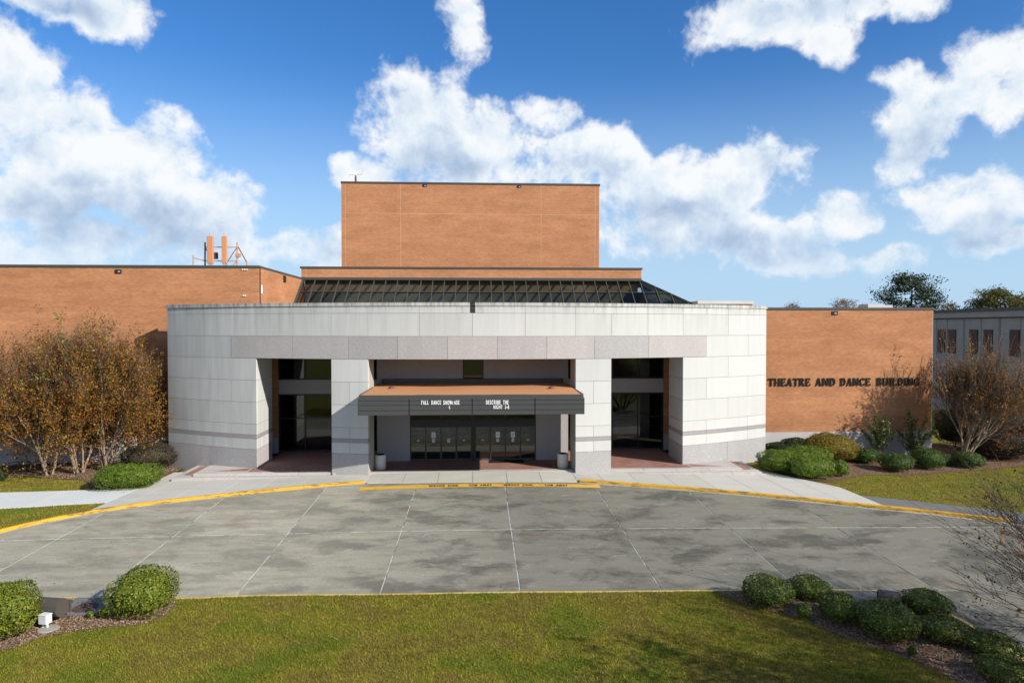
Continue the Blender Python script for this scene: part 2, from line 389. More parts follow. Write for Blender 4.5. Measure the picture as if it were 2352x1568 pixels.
def glass_mat(name, tint, refl=1.0):
    m_ = bpy.data.materials.new(name); m_.use_nodes = True; t = m_.node_tree; t.nodes.clear(); q = NT(t)
    out = q.n('ShaderNodeOutputMaterial'); tr = q.n('ShaderNodeBsdfTransparent'); tr.inputs[0].default_value = col4(tint)
    gl = q.n('ShaderNodeBsdfGlossy'); gl.inputs['Roughness'].default_value = 0.015; gl.inputs['Color'].default_value = (0.85, 0.9, 0.88, 1)
    fr = q.n('ShaderNodeFresnel'); fr.inputs[0].default_value = 1.55
    mx = q.n('ShaderNodeMixShader'); q.put(mx.inputs[0], q.m('ADD', q.m('MULTIPLY', fr.outputs[0], 1.6 * refl), 0.05 * refl, clamp=True)); q.put(mx.inputs[1], tr.outputs[0]); q.put(mx.inputs[2], gl.outputs[0])
    q.put(out.inputs['Surface'], mx.outputs[0]); return m_
GLASS = glass_mat('smoked_glass', (0.16, 0.17, 0.16), 0.6)
GLASSC = glass_mat('clear_tinted_glass', (0.42, 0.45, 0.41), 0.8)
GLASSS = glass_mat('skylight_glass', (0.54, 0.53, 0.47), 0.25)

# ------------------------------------------------------------------ levels of the ground
def cdrop(X): return 0.0245 * (math.sqrt(X * X + 16.0) - 4.0)
def road_z(X, Y): return -0.13 - 0.033 * (37.4 - Y) - 0.010 * (math.sqrt(X * X + 16.0) - 4.0)
CURB_T = 0.15
def curb_top(X, Y): return road_z(X, Y) + CURB_T
# back edge of the far kerb's top
CURB_PX = [(-160, 1262), (-80, 1237), (0, 1213.7), (120, 1187), (240, 1165.3), (376.7, 1147), (568, 1126.3), (716.7, 1112), (784, 1106), (837, 1102.5),
           (1332, 1099.4), (1467, 1108.5), (1627.6, 1120.5), (1787, 1135), (1944, 1151), (2134.7, 1170), (2318, 1190.7), (2440, 1206), (2600, 1229)]
CURB = [on_surf(x, y, curb_top) for x, y in CURB_PX]
_cx = np.array([p.x for p in CURB]); _cy = np.array([p.y for p in CURB])
def curb_y(X):
    if X < _cx[0]: return float(_cy[0] + (X - _cx[0]) * (_cy[1] - _cy[0]) / (_cx[1] - _cx[0]))
    if X > _cx[-1]: return float(_cy[-1] + (X - _cx[-1]) * (_cy[-1] - _cy[-2]) / (_cx[-1] - _cx[-2]))
    return float(np.interp(X, _cx, _cy))
RX0, RX1 = CURB[9].x, CURB[10].x            # the flush ramp between the kerb ends
def side_z(X, Y):                           # pavement and lawns on the building side
    yc = curb_y(X); top = curb_top(X, yc)
    if RX0 - 0.6 < X < RX1 + 0.6:
        k = min(1.0, min(X - (RX0 - 0.6), RX1 + 0.6 - X) / 1.2); top -= 0.135 * k
    t = (Y - yc) / (40.2 - yc); t = max(0.0, min(1.0, t))
    return top + (-cdrop(X) - top) * t
def lawn_z(X, Y): return road_z(X, Y) + 0.13

# ------------------------------------------------------------------ the setting
def leafy(name, stops, rough=0.55, spec=0.3, trans=0.25, big=0.0):
    def fn(q):
        gm = q.n('ShaderNodeNewGeometry'); c = q.ramp(gm.outputs['Random Per Island'], stops)
        if big:
            n = q.noise(gm.outputs['Position'], big, 3.0, 0.6)
            c = q.mix(q.rng(n, 0.3, 0.7), q.mix(1.0, c, (0.72, 0.72, 0.72), 'MULTIPLY'), q.mix(1.0, c, (1.2, 1.15, 1.0), 'MULTIPLY'))
        base(q, c)
        tl = q.n('ShaderNodeBsdfTranslucent'); q.put(tl.inputs[0], c)
        mx = q.n('ShaderNodeMixShader'); mx.inputs[0].default_value = trans
        q.put(mx.inputs[1], q.p.outputs[0]); q.put(mx.inputs[2], tl.outputs[0]); q.put(q.out.inputs['Surface'], mx.outputs[0])
    return material(name, fn, rough, spec)
def turf_colour(q, P):
    a = q.noise(q.v('MULTIPLY', P, (0.45, 0.7, 1.0)), 1.0, 5.0, 0.62); b = q.noise(P, 0.23, 3.0, 0.5)
    t = q.m('ADD', q.m('MULTIPLY', a, 0.6), q.m('MULTIPLY', b, 0.4))
    dry = q.rng(q.noise(q.v('MULTIPLY', P, (0.8, 1.3, 1.0)), 1.0, 6.0, 0.68), 0.52, 0.66, 0.0, 0.6)
    return q.mix(dry, q.ramp(t, [(0.34, (0.105, 0.155, 0.012)), (0.43, (0.15, 0.172, 0.016)), (0.50, (0.225, 0.205, 0.026)), (0.56, (0.18, 0.15, 0.028)), (0.62, (0.26, 0.225, 0.032)), (0.72, (0.155, 0.175, 0.018))]), (0.215, 0.165, 0.045))
def turf_fn(q):
    P = q.pos(); c = turf_colour(q, P); f = q.noise(P, 12.0, 5.0, 0.7)
    base(q, q.mix(q.rng(f, 0.3, 0.7, 0.0, 0.6), c, (0.09, 0.075, 0.02))); q.bump(f, 0.5, 0.04)
TURF = material('turf', turf_fn, 0.95, 0.1)
def blade_fn(q):
    gm = q.n('ShaderNodeNewGeometry'); c = turf_colour(q, gm.outputs['Position'])
    r_ = gm.outputs['Random Per Island']
    c = q.mix(1.0, c, q.ramp(r_, [(0.0, (0.55, 0.55, 0.46)), (0.5, (1.05, 1.05, 1.0)), (0.85, (1.5, 1.42, 1.25)), (1.0, (2.1, 1.9, 1.7))]), 'MULTIPLY')
    base(q, c); tl = q.n('ShaderNodeBsdfTranslucent'); q.put(tl.inputs[0], c)
    mx = q.n('ShaderNodeMixShader'); mx.inputs[0].default_value = 0.25
    q.put(mx.inputs[1], q.p.outputs[0]); q.put(mx.inputs[2], tl.outputs[0]); q.put(q.out.inputs['Surface'], mx.outputs[0])
BLADE = material('grass_blade', blade_fn, 0.7, 0.2)
def mulch_fn(q):
    P = q.pos(); n = q.noise(P, 9.0, 6.0, 0.75); n2 = q.noise(P, 0.8, 3.0, 0.6)
    c = q.ramp(n, [(0.3, (0.05, 0.032, 0.02)), (0.5, (0.15, 0.10, 0.065)), (0.65, (0.30, 0.24, 0.18)), (0.75, (0.42, 0.36, 0.29))])
    base(q, q.mix(q.rng(n2, 0.4, 0.6, 0.0, 0.6), c, q.mix(1.0, c, (0.95, 0.62, 0.42), 'MULTIPLY'))); q.bump(n, 0.8, 0.04)
MULCH = material('mulch', mulch_fn, 0.95, 0.1)
MULCHC = leafy('mulch_chip', [(0.0, (0.07, 0.045, 0.028)), (0.4, (0.20, 0.13, 0.08)), (0.8, (0.36, 0.29, 0.22)), (1.0, (0.42, 0.20, 0.09))], 0.9, 0.1, 0.0)

def sheet(name, x0, x1, y0, y1, nx, ny, zf, mat, parent=None, hole=None):
    xs = np.linspace(x0, x1, nx + 1); ys = np.linspace(y0, y1, ny + 1)
    V = [(x, y, zf(x, y)) for y in ys for x in xs]
    F = [(j * (nx + 1) + i, j * (nx + 1) + i + 1, (j + 1) * (nx + 1) + i + 1, (j + 1) * (nx + 1) + i) for j in range(ny) for i in range(nx)]
    return obj(name, mesh_py(name, V, F, mat, True), parent)
def ground_z(x, y):
    xc = max(-45.0, min(45.0, x)); yy = max(-10.0, min(y, 60.0))
    return min(side_z(xc, max(yy, 36.0)), road_z(xc, min(yy, 36.0))) - 0.30
gxs = [-900, -300, -120, -60] + list(range(-45, 46, 5)) + [60, 120, 300, 900]
gys = [-300, -100, -40, -10] + list(range(0, 61, 4)) + [80, 120, 200, 400, 1200]
V = [(x, y, ground_z(x, y)) for y in gys for x in gxs]; nx = len(gxs)
F = [(j * nx + i, j * nx + i + 1, (j + 1) * nx + i + 1, (j + 1) * nx + i) for j in range(len(gys) - 1) for i in range(nx - 1)]
tag(obj('ground', mesh_py('ground', V, F, TURF, True)), 'grass-covered ground reaching out to the horizon', 'ground', kind='structure')

# road: sealant bed with single concrete slabs, joints measured from the photograph
road = sheet('road', -46, 46, 0.0, 1.0, 92, 15, lambda x, y: 0.0, SEAL)
for v in road.data.vertices:
    v.co.y = 9.0 + (min(38.4, curb_y(v.co.x) - 0.06) - 9.0) * v.co.y; v.co.z = road_z(v.co.x, v.co.y) - 0.012
tag(road, 'grey stained concrete drive crossing in front of the theatre', 'road', kind='structure')
jx = sorted(on_surf(x, 1357, road_z).x for x in (233, 551, 875, 1195, 1522))
step = (jx[-1] - jx[0]) / 4
XJ = [jx[0] - step * k for k in range(7, 0, -1)] + jx + [jx[-1] + step * k for k in range(1, 7)]
YJ = [(38.4, 0.0), (on_surf(1176, 1160, road_z).y, 0.006), (on_surf(1176, 1215, road_z).y, 0.036), (on_surf(1176, 1275, road_z).y, 0.006), (on_surf(1176, 1340, road_z).y - 1.0, 0.006), (18.5, 0.02), (14.0, 0.01), (9.0, 0.0)]
rs = random.Random(4)
for a, b in zip(XJ[:-1], XJ[1:]):
    for (ya, ga), (yb, gb) in zip(YJ[:-1], YJ[1:]):
        gx = 0.022
        n = 8; V = []; F = []; best = -1
        for i in range(n + 1):
            x = a + gx + (b - a - 2 * gx) * i / n; lim = curb_y(x) - 0.05; best = max(best, lim - yb - gb)
            for y in (min(yb + gb, lim - 0.01), min(ya - ga, lim)):
                V.append((x, y, road_z(x, y) + 0.0))
        if best < 0.05: continue
        for x, y, z in list(V): V.append((x, y, z - 0.08))
        m = 2 * (n + 1)
        for i in range(n): F.append((2 * i, 2 * i + 2, 2 * i + 3, 2 * i + 1))
        for i in range(n): F += [(2 * i, m + 2 * i, m + 2 * i + 2, 2 * i + 2), (2 * i + 1, 2 * i + 3, m + 2 * i + 3, m + 2 * i + 1)]
        F += [(0, 1, m + 1, m), (2 * n, m + 2 * n, m + 2 * n + 1, 2 * n + 1)]
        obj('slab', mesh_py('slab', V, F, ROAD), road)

# far kerb in cast lengths
def offset_line(pts, d):
    out = []
    for i, p in enumerate(pts):
        a = pts[max(i - 1, 0)]; b = pts[min(i + 1, len(pts) - 1)]
        t = Vector((b.x - a.x, b.y - a.y, 0)).normalized(); out.append(Vector((p.x + t.y * d, p.y - t.x * d, 0)))
    return out
def smooth_line(pts, k=5):
    out = []
    for i in range(len(pts) - 1):
        p0 = pts[max(i - 1, 0)]; p1 = pts[i]; p2 = pts[i + 1]; p3 = pts[min(i + 2, len(pts) - 1)]
        for j in range(k):
            t = j / k; t2 = t * t; t3 = t2 * t
            out.append(0.5 * ((2 * p1) + (p2 - p0) * t + (2 * p0 - 5 * p1 + 4 * p2 - p3) * t2 + (3 * p1 - p0 - 3 * p2 + p3) * t3))
    out.append(pts[-1].copy()); return out
def kerb_run(parent, pts, mat, w=0.17, top=0.0, gap=0.006, seglen=3.05, zf=curb_top):
    line = smooth_line(pts, 6); ln = [0.0]
    for a, b in zip(line[:-1], line[1:]): ln.append(ln[-1] + math.hypot(b.x - a.x, b.y - a.y))
    L = ln[-1]; nseg = max(1, round(L / seglen))
    lx = [p.x for p in line]; ly = [p.y for p in line]
    for s_ in range(nseg):
        a = L * s_ / nseg + gap; b = L * (s_ + 1) / nseg - gap; k = 6
        q = [Vector((np.interp(a + (b - a) * i / k, ln, lx), np.interp(a + (b - a) * i / k, ln, ly), 0)) for i in range(k + 1)]
        fr = offset_line(q, w); fr2 = offset_line(q, w - 0.025); V = []
        for p, f2, f in zip(q, fr2, fr):
            z = zf(p.x, p.y) + top
            V += [(p.x, p.y, z - 0.3), (p.x, p.y, z), (f2.x, f2.y, z - 0.004), (f.x, f.y, z - 0.03), (f.x + (f.x - p.x) * 0.08, f.y + (f.y - p.y) * 0.08, z - 0.3)]
        F = []
        for i in range(k):
            for j in range(4): F.append((i * 5 + j, i * 5 + j + 1, i * 5 + j + 6, i * 5 + j + 5))
        F += [(0, 4, 3, 2, 1), (k * 5, k * 5 + 1, k * 5 + 2, k * 5 + 3, k * 5 + 4)]
        obj('kerb_stone', mesh_py('kerb_stone', V, F, mat), parent)
def strip(name, pts, d0, d1, zf, mat, parent=None):
    line = smooth_line(pts, 5); a = offset_line(line, d0); b = offset_line(line, d1)
    V = []
    for p, q in zip(a, b): V += [(p.x, p.y, zf(p.x, p.y)), (q.x, q.y, zf(q.x, q.y))]
    F = [(2 * i, 2 * i + 1, 2 * i + 3, 2 * i + 2) for i in range(len(line) - 1)]
    return obj(name, mesh_py(name, V, F, mat), parent)
kerb = empty('kerb'); tag(kerb, 'bright yellow painted kerb between drive and theatre pavement', 'kerb', kind='structure')
GUTTER = material('gutter_concrete', concrete_fn((0.36, 0.345, 0.29), 0.45), 0.9, 0.2)
kerb_run(kerb, CURB[0:10], YELLOW); kerb_run(kerb, CURB[10:17], YELLOW)
kerb_run(kerb, [CURB[16] + (CURB[17] - CURB[16]) * 0.01] + CURB[17:19], WALKD, top=-0.03)
strip('gutter', CURB[0:10], 0.185, 0.42, lambda x, y: road_z(x, y) + 0.006, GUTTER, kerb)
strip('gutter', CURB[10:19], 0.185, 0.42, lambda x, y: road_z(x, y) + 0.006, GUTTER, kerb)

# pavement slabs between kerb and porch
pave = empty('pavement'); tag(pave, 'pale concrete pavement in front of the theatre entrance', 'pavement', kind='structure')
def walk_slab(parent, xa, xb, yf, yb, mat, name='slab', lift=0.0, ny=4, nxs=3, th=0.25):
    V = []; F = []
    for i in range(nxs + 1):
        x = xa + (xb - xa) * i / nxs; y0 = yf(x); y1 = yb(x)
        for j in range(ny + 1):
            y = y0 + (y1 - y0) * j / ny; V.append((x, y, side_z(x, y) + lift))
    n = len(V); k = ny + 1
    V += [(x, y, z - th) for x, y, z in V]
    for i in range(nxs):
        for j in range(ny): F.append((i * k + j, (i + 1) * k + j, (i + 1) * k + j + 1, i * k + j + 1))
    for i in range(nxs):
        F.append((i * k, n + i * k, n + (i + 1) * k, (i + 1) * k)); F.append(((i + 1) * k + ny, n + (i + 1) * k + ny, n + i * k + ny, i * k + ny))
    for j in range(ny):
        F.append((j, j + 1, n + j + 1, n + j)); b = nxs * k; F.append((b + j, n + b + j, n + b + j + 1, b + j + 1))
    return obj(name, mesh_py(name, V, F, mat), parent)
def yc_in(x): return curb_y(x) + 0.012
WX0, WX1 = -18.3, 20.4
def back_edge(x):
    ax = abs(x)
    if ax < 8.2: return 40.25
    if ax < 17.1: return 40.3
    return 42.6 if x < 0 else max(36.3, 43.0 - 1.9 * max(0, x - 17.1))
xs_ = [WX0] + [-17.1] + list(np.arange(-15.2, -6.5, 1.95)) + [-5.85, -3.9, -1.95, 0.0, 1.95, 3.9, 5.85, 7.3] + list(np.arange(9.2, 17.0, 1.95)) + [17.1, 18.7, WX1]
for a, b in zip(xs_[:-1], xs_[1:]):
    a2, b2 = a + 0.013, b - 0.013
    fr = (lambda x: curb_y(x) - 0.16) if (a > RX0 - 0.2 and b < RX1 + 0.2) else yc_in
    mid = 0.5 * (fr(a) + fr(b))
    walk_slab(pave, a2, b2, fr, back_edge, WALK)
bed = walk_slab(pave, WX0 + 0.05, WX1 - 0.05, yc_in, back_edge, JOINT, 'joint_bed', -0.02, 6, 40, 0.2)
# branch walk leaving to the west and darker old walk leaving to the east
walkw = empty('footpath'); tag(walkw, 'newer white concrete footpath leaving the pavement between two lawn strips', 'footpath', kind='structure')
fw0 = lambda x: 35.25 - 0.012 * (x + 18.3); fw1 = lambda x: 38.35 - 0.05 * (x + 18.3)
for a, b in zip((-38, -34.2, -30.4, -26.6, -22.4), (-34.2, -30.4, -26.6, -22.4, -18.31)):
    walk_slab(walkw, a + 0.008, b - 0.008, fw0, fw1, WALKN, 'slab', 0.0, 6, 6)
walke = empty('footpath'); tag(walke, 'dark weathered concrete footpath running on beside the kerb past the lawn', 'footpath', kind='structure')
fe1 = lambda x: curb_y(x) + 2.05 - 0.018 * (x - 20.4)
for a, b in zip((20.41, 22.9, 25.4, 27.9, 30.4, 33.2, 36.5), (22.9, 25.4, 27.9, 30.4, 33.2, 36.5, 42)):
    walk_slab(walke, a + 0.01, b - 0.01, yc_in, fe1, WALKD, 'slab', 0.0, 4, 6)
# lawns on the building side
def lawn_back(name, label, x0, x1, y0, y1, nx, ny, off=-0.03):
    return tag(sheet(name, x0, x1, y0, y1, nx, ny, lambda x, y: side_z(x, y) + off, TURF), label, 'lawn', kind='structure')
lw = sheet('lawn', -60, -18.32, 0.0, 1.0, 60, 24, lambda x, y: 0.0, TURF)
def warp_lawn(o, f0, f1, off):
    for v in o.data.vertices:
        y = f0(v.co.x) + (f1(v.co.x) - f0(v.co.x)) * v.co.y; v.co.y = y; v.co.z = side_z(v.co.x, y) + off
    o.data.update(); return o
warp_lawn(lw, yc_in, lambda x: 47.4, -0.06); tag(lw, 'olive lawn under the autumn trees on the west side', 'lawn', kind='structure')
le = warp_lawn(sheet('lawn', 17.0, 120, 0.0, 1.0, 90, 40, lambda x, y: 0.0, TURF), yc_in, lambda x: 75.0, -0.06)
tag(le, 'sunlit olive lawn beside the dark footpath and shrub bed', 'lawn', kind='structure')

# island lawn in the foreground
NEAR_PX = [(-200, 1402), (-60, 1386), (40, 1378), (120, 1373.7), (406, 1375), (588, 1368), (913, 1365), (1125, 1361), (1400, 1359), (1643, 1356.5), (1905, 1355), (2011, 1356.7), (2048, 1361), (2076, 1369), (2125, 1388), (2181, 1410.7), (2271, 1462), (2345, 1515), (2400, 1570)]
NEAR = [on_surf(x, y, lambda X, Y: road_z(X, Y) + 0.14) for x, y in NEAR_PX]
nk = empty('kerb'); tag(nk, 'low faded yellow kerb edging the foreground lawn', 'kerb', kind='structure')
kerb_run(nk, NEAR[::-1], YELLOWP, 0.15, 0.0, 0.006, 3.05, lambda X, Y: road_z(X, Y) + 0.14)
lawn_poly = [(p.x, p.y) for p in smooth_line(NEAR, 3)] + [(NEAR[-1].x + 2, 4.0), (-44.0, 4.0), (-44.0, NEAR[0].y)]
xs_l = np.arange(-44, NEAR[-1].x + 4, 1.0)
top_pts = smooth_line(NEAR, 3); cxs = [p.x for p in top_pts]; cys = [p.y for p in top_pts]
# the kerb bends back on the right: build the lawn from rows clipped to the polygon
import bmesh
bm = bmesh.new(); bm.faces.new([bm.verts.new((x, y, 0.0)) for x, y in lawn_poly]); bmesh.ops.triangulate(bm, faces=bm.faces[:])
for c in range(-42, 22, 3): bmesh.ops.bisect_plane(bm, geom=bm.verts[:] + bm.edges[:] + bm.faces[:], plane_co=(c, 0, 0), plane_no=(1, 0, 0))
for c in range(6, 26, 3): bmesh.ops.bisect_plane(bm, geom=bm.verts[:] + bm.edges[:] + bm.faces[:], plane_co=(0, c, 0), plane_no=(0, 1, 0))
for v in bm.verts: v.co.z = lawn_z(v.co.x, v.co.y)
bmesh.ops.recalc_face_normals(bm, faces=bm.faces[:])
me = bpy.data.meshes.new('lawn'); bm.to_mesh(me); bm.free(); me.materials.append(TURF)
for p in me.polygons:
    pass
if me.polygons[0].normal.z < 0: me.flip_normals()
tag(obj('lawn', me), 'mottled green and straw foreground lawn inside the drive', 'lawn', kind='structure')

def px_poly(pts, zf): return [(p.x, p.y) for p in (on_surf(x, y, zf) for x, y in pts)]
def bed_sheet(name, poly, zf, off, mat, label, cat, kind='structure'):
    bm = bmesh.new(); bm.faces.new([bm.verts.new((x, y, 0.0)) for x, y in poly]); bmesh.ops.triangulate(bm, faces=bm.faces[:])
    x0 = min(p[0] for p in poly); x1 = max(p[0] for p in poly); y0 = min(p[1] for p in poly); y1 = max(p[1] for p in poly)
    for c in np.arange(x0, x1, 0.8)[1:]: bmesh.ops.bisect_plane(bm, geom=bm.verts[:] + bm.edges[:] + bm.faces[:], plane_co=(c, 0, 0), plane_no=(1, 0, 0))
    for c in np.arange(y0, y1, 0.8)[1:]: bmesh.ops.bisect_plane(bm, geom=bm.verts[:] + bm.edges[:] + bm.faces[:], plane_co=(0, c, 0), plane_no=(0, 1, 0))
    for v in bm.verts: v.co.z = zf(v.co.x, v.co.y) + off
    me = bpy.data.meshes.new(name); bm.to_mesh(me); bm.free(); me.materials.append(mat)
    if sum(p.normal.z for p in me.polygons) < 0: me.flip_normals()
    return tag(obj(name, me), label, cat, kind=kind)
BED_FL = px_poly([(-60, 1500), (-60, 1390), (40, 1380), (110, 1376), (250, 1376.5), (405, 1377.5), (400, 1396), (375, 1418), (320, 1436), (240, 1441), (170, 1450), (90, 1466), (30, 1490)], lawn_z)
BED_FR = px_poly([(1640, 1358.5), (1760, 1357.5), (1905, 1357), (2011, 1358.7), (2048, 1363), (2076, 1371), (2125, 1390), (2181, 1413), (2271, 1465), (2345, 1519), (2400, 1575), (2330, 1640), (2250, 1600), (2160, 1545), (2050, 1500), (1940, 1465), (1850, 1425), (1760, 1400), (1700, 1385)], lawn_z)
BED_BL = px_poly([(60, 1092), (0, 1096), (-60, 1080), (60, 1062), (300, 1050), (420, 1050), (425, 1071), (378, 1091), (330, 1115), (296, 1130.5), (215, 1129), (205, 1112), (190, 1100), (130, 1098)], side_z)
BED_BR = px_poly([(1745, 1063), (1790, 1082), (1850, 1100), (1905, 1106), (1945, 1096), (1990, 1088), (2080, 1090), (2200, 1082), (2352, 1068), (2480, 1060), (2480, 1030), (2200, 1015), (1990, 1020), (1760, 1040)], side_z)
bed_sheet('mulch_bed', BED_FL, lawn_z, 0.012, MULCH, 'mulch bed round the two clipped shrubs and floodlight on the left', 'mulch')
bed_sheet('mulch_bed', BED_FR, lawn_z, 0.012, MULCH, 'mulch bed under the diagonal row of foreground shrubs', 'mulch')
bed_sheet('mulch_bed', BED_BL, side_z, -0.03, MULCH, 'mulch bed under the autumn trees by the west wing', 'mulch')
bed_sheet('mulch_bed', BED_BR, side_z, -0.03, MULCH, 'mulch bed along the lettered brick wall', 'mulch')

# ------------------------------------------------------------------ the theatre
theatre = empty('theatre_building', loc=(0, 0, 0))
tag(theatre, 'theatre and dance building with curved pale stone front, brick wings and brick fly tower', 'building')
YC0, RAD = 77.4, 38.0
TH_END, TH_JAMB, TH_PO, TH_PI = math.asin(19.6 / RAD), math.asin(13.0 / RAD), math.asin(8.25 / RAD), math.asin(6.05 / RAD)
def arc(th, r_=RAD): return (r_ * math.sin(th), YC0 - r_ * math.cos(th))
def curved(mb, t0, t1, z0, z1, r0, r1, n=None, ze=None):       # r0 outer (towards the viewer), r1 inner
    n = n or max(2, int(abs(t1 - t0) / R(0.9)))
    V = []
    for i in range(n + 1):
        t = t0 + (t1 - t0) * i / n
        (xa, ya), (xb, yb) = arc(t, r0), arc(t, r1)
        V += [(xa, ya, z0), (xa, ya, z1), (xb, yb, z1), (xb, yb, z0)]
    F = []
    for i in range(n):
        for j in range(4): F.append((i * 4 + j, i * 4 + (j + 1) % 4, i * 4 + 4 + (j + 1) % 4, i * 4 + 4 + j))
    F = [f[::-1] for f in F]
    F += [(0, 1, 2, 3), (n * 4 + 3, n * 4 + 2, n * 4 + 1, n * 4)]
    return mb.add(V, F)
pav = empty('stone_front', theatre)
JG = 0.009
def panel(t0, t1, z0, z1, mat, name='stone_panel', proud=0.0, th=0.12):
    dt = JG / RAD
    return curved(MB(), t0 + dt, t1 - dt, z0 + JG, z1 - JG, RAD + proud, RAD - th).build(name, mat, pav)
# solid cores behind the panels
cores = MB()
def flank_core(sgn, zt):
    n = 8; P = []
    for i in range(n + 1):
        P.append(arc(sgn * (TH_JAMB + R(0.08) + (TH_END - TH_JAMB - R(0.16)) * i / n), RAD - 0.03))
    P += [(sgn * 19.45, 45.7), (sgn * 15.0, 45.7), (sgn * 13.05, 44.7)]
    if sgn < 0: P = P[::-1]
    P = P if sum((P[i][0] * P[(i + 1) % len(P)][1] - P[(i + 1) % len(P)][0] * P[i][1]) for i in range(len(P))) > 0 else P[::-1]
    cores.prism(P, -0.9, zt)
flank_core(1, 9.7); flank_core(-1, 9.7)
for sgn in (1, -1): curved(cores, *sorted((sgn * (TH_PI + R(0.1)), sgn * (TH_PO - R(0.1)))), -0.5, 6.7, RAD - 0.03, RAD - 1.27)
curved(cores, -TH_JAMB - R(0.1), -0.15 / RAD, 6.68, 9.7, RAD - 0.03, RAD - 1.27, 20); curved(cores, 0.15 / RAD, TH_JAMB + R(0.1), 6.68, 9.7, RAD - 0.03, RAD - 1.27, 20)
curved(cores, -0.15 / RAD, 0.15 / RAD, 6.68, 9.33, RAD - 0.03, RAD - 1.27, 2)
cores.build('wall_core', JOINT, pav)
ROWS = [9.74, 9.32, 7.99, 6.655, 5.33, 4.0, 2.68, 2.03, 1.79, 1.155, -0.7]
q1, q2, q3 = [TH_JAMB + (TH_END - TH_JAMB) * f for f in (0.25, 0.5, 0.75)]
A = lambda x: math.asin(x / RAD)
for sgn in (1, -1):
    def run(ts, z0, z1, mat=LIME):
        ts = sorted(sgn * t for t in ts)
        for a, b in zip(ts[:-1], ts[1:]): panel(a, b, z0, z1, mat)
    run([0.15 / RAD, A(0.6), A(3.05), TH_PI, A(7.15), A(10.6), TH_JAMB, q1, q2, q3, TH_END], 9.32, 9.74)
    run([0.0, A(3.05), TH_PI, TH_PO, A(10.6), TH_JAMB, q2, TH_END], 7.99, 9.32)
    run([q1, q3, TH_END], 6.655, 7.99)
    run([TH_JAMB, q2, TH_END], 5.33, 6.655); run([TH_JAMB, q1, q3, TH_END], 4.0, 5.33); run([TH_JAMB, q2, TH_END], 2.68, 4.0)
    run([TH_JAMB, q1, q3, TH_END], 2.03, 2.68); run([TH_JAMB, q1, q2, q3, TH_END], 1.79, 2.03, GRANB)
    run([TH_JAMB, q1, q3, TH_END], 1.155, 1.79); run([TH_JAMB, q2, TH_END], -0.8, 1.155, GRAN)
    mp = A(7.15)
    run([TH_PI, TH_PO], 5.33, 6.655); run([TH_PI, mp, TH_PO], 4.0, 5.33); run([TH_PI, TH_PO], 2.68, 4.0); run([TH_PI, mp, TH_PO], 2.03, 2.68)
    run([TH_PI, TH_PO], 1.79, 2.03, GRANB); run([TH_PI, mp, TH_PO], 1.155, 1.79); run([TH_PI, TH_PO], -0.3, 1.155, GRAN)
    # reveals: deep jamb of the side wall and both cheeks of the pier
    for z1, z0 in zip(ROWS[3:-1], ROWS[4:]):
        mt = GRANB if z1 == 2.03 else (GRAN if z1 == 1.155 else LIME)
        yj = arc(TH_JAMB)[1]
        box('reveal_panel', sgn * 13.05, sgn * 12.985, yj + 0.14, 44.75, z0 + JG, z1 - JG, mt, pav)
        for tt, xx in ((TH_PI, 6.05), (TH_PO, 8.25)):
            yq = arc(tt)[1]; s2 = -1 if xx < 7 else 1
            box('reveal_panel', sgn * (xx + s2 * 0.006), sgn * (xx - s2 * 0.05), yq + 0.13, yq + 1.28, z0 + JG, z1 - JG, mt, pav)
# granite lintel
lb = [-q1, -A(10.65), -A(7.2), -A(4.32), -A(1.44), A(1.44), A(4.32), A(7.2), A(10.65), q1]
for a, b in zip(lb[:-1], lb[1:]): panel(a, b, 6.66, 7.99, GRAN, 'granite_panel', 0.012, 0.1)
# coping with the notch in the middle
cop = [0.15 / RAD] + [A(x) for x in (2.4, 4.8, 7.2, 9.6, 12.0, 14.2, 16.2, 18.0)] + [TH_END + 0.002]
for sgn in (1, -1):
    ts = sorted(sgn * t for t in cop)
    for a, b in zip(ts[:-1], ts[1:]): panel(a, b, 9.735, 9.95, LIME, 'coping_stone', 0.045, 0.9)
# porch ceiling and roof deck behind the front
MB().prism([(-13.0, 47.2), (-13.0, 42.2), (-8.0, 41.0), (8.0, 41.0), (13.0, 42.2), (13.0, 47.2)], 6.7, 6.8).build('porch_ceiling', LIME, theatre)
MB().prism([(-19.3, 55.0), (-19.3, 46.0), (-13, 43.2), (0, 41.0), (13, 43.2), (19.3, 46.0), (19.3, 55.0)], 8.9, 9.0).build('roof_deck', ROOFM, theatre)

